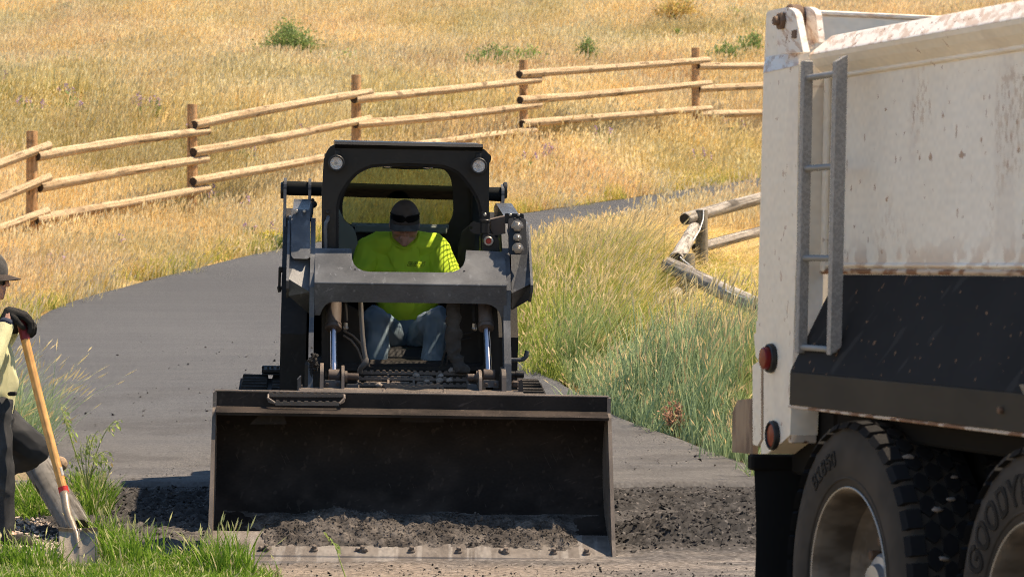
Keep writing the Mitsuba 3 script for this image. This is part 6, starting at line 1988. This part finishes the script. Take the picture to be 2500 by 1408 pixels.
LUP = [(78, 285, 5, 'cluster of dark purple flower spikes at the far left above the first fence post'), (183, 262, 4, 'tall purple flower spikes right of the dark cluster at upper left'), (212, 294, 4, 'low purple flowers between the two left fence posts, left one'), (345, 285, 5, 'purple flower spikes left of the second fence post'),
       (352, 125, 3, 'purple flowers with green leaves high at upper left'), (380, 285, 3, 'few purple flowers just left of the second fence post'), (425, 358, 2, 'purple flowers under the top rail near the second post'), (10, 232, 2, 'lone purple flower spike at the left edge'),
       (605, 392, 3, 'purple flowers under the middle rail right of the second post'), (620, 405, 2, 'small purple flower just above the bottom rail'), (510, 515, 3, 'purple flowers below the second fence post'), (528, 520, 2, 'small purple flower right below the second fence post'),
       (615, 600, 3, 'purple flowers near the lane edge left of the loader'), (570, 540, 2, 'purple flowers in the grass left of the loader'), (1342, 410, 4, 'purple flower spikes right of the loader cab'), (1362, 405, 3, 'purple flowers, second right of the loader cab'),
       (1480, 360, 2, 'single purple flower spike above the curving lane'), (1725, 415, 3, 'purple flower spikes near the truck above the lane'), (1390, 330, 2, 'purple flower under the bottom rail right of the cab'), (1800, 330, 2, 'purple flower close to the truck edge'),
       (270, 640, 2, 'purple flowers above the lane edge at left'), (150, 690, 2, 'purple flowers near the lane edge above the worker'), (1270, 420, 2, 'purple flowers just right of the loader lamp'), (770, 350, 2, 'purple flowers left of the loader cab roof')]
for x, y, n, lb in LUP:
    b = ground_at(x, y + 6)
    lupine(thing('lupine', lb, 'flower', 'purple wildflowers on the hillside'), b, 0.36, n, r6)
b = ground_at(672, 608)
lupine(thing('yellow_flowers', 'clump of yellow wildflowers at the lane edge left of the loader', 'flower'), b, 0.22, 16, r6, 'yellow_petal')
b = ground_at(1645, 1062)
bush(thing('dock_plant', 'dried reddish brown dock plant at the lane edge left of the truck', 'plant'), b, 0.16, 0.24, 12, 26, 0.03, 'brown_dock', r6)


# seeding grass beside the log: stems with nodding heads
def brome(key, base, tips, rng):
    st, C, O = [], [], []
    for tip, sag in tips:
        mid = base + (tip - base) * 0.55 + np.array([-0.04, 0, 0.10])
        t = np.linspace(0, 1, 10)[:, None]
        cv = (1 - t) ** 2 * base + 2 * t * (1 - t) * mid + t * t * tip
        st.append(tube(cv, np.linspace(0.0035, 0.0016, 10), 5))
        d = nrm(cv[-1] - cv[-2])
        for k in range(16):
            q_ = cv[-1] - d * (0.15 * rng.random())
            e = q_ + nrm(np.array([rng.normal(.5, .5), rng.normal(0, .5), rng.normal(-.3, .5)])) * rng.uniform(.01, .05) * sag
            st.append(tube([q_, e], 0.0009, 3))
            C.append(e)
            O.append(nrm([rng.normal(.4, .3), rng.normal(0, .3), -0.8]))
    m, uv = leaves(np.array(C), np.array(O), 0.030, rng)
    labels[put(key, 'seed_heads', m, 'pale_bush_leaf', uv=uv)] = {'kind': 'stuff'}
    labels[put(key, 'stems', cat(*st), 'pale_bush_leaf')] = {'kind': 'stuff'}


bs = W(215, 1200, 17.3)
brome(thing('seeding_grass', 'tall green grass stems with drooping seed heads beside the log', 'plant'), bs, [(W(283, 1024, 17.3), 1.2), (W(160, 1015, 17.35), .8), (W(148, 985, 17.4), .7), (W(262, 1100, 17.2), 1.3), (W(200, 1085, 17.3), 1.0), (W(222, 1060, 17.3), 1.0), (W(240, 1050, 17.3), 1.0), (W(265, 1128, 17.2), 1.1)], r6)
brome(thing('grass_stalk', 'single dry grass stalk in front of the bucket lip', 'plant'), W(845, 1412, 15.2), [(W(822, 1332, 15.25), .4)], r6)
sp = [(W(x, y, Y)[0], Y) for x, y, Y in ((20, 1000, 20.4), (-40, 960, 21.5))]
scatter('green_grass', '', '', [f'tall_{i}' for i in range(2)], sp, g_rng, zoff=-0.1, scale=(0.55, 0.8))
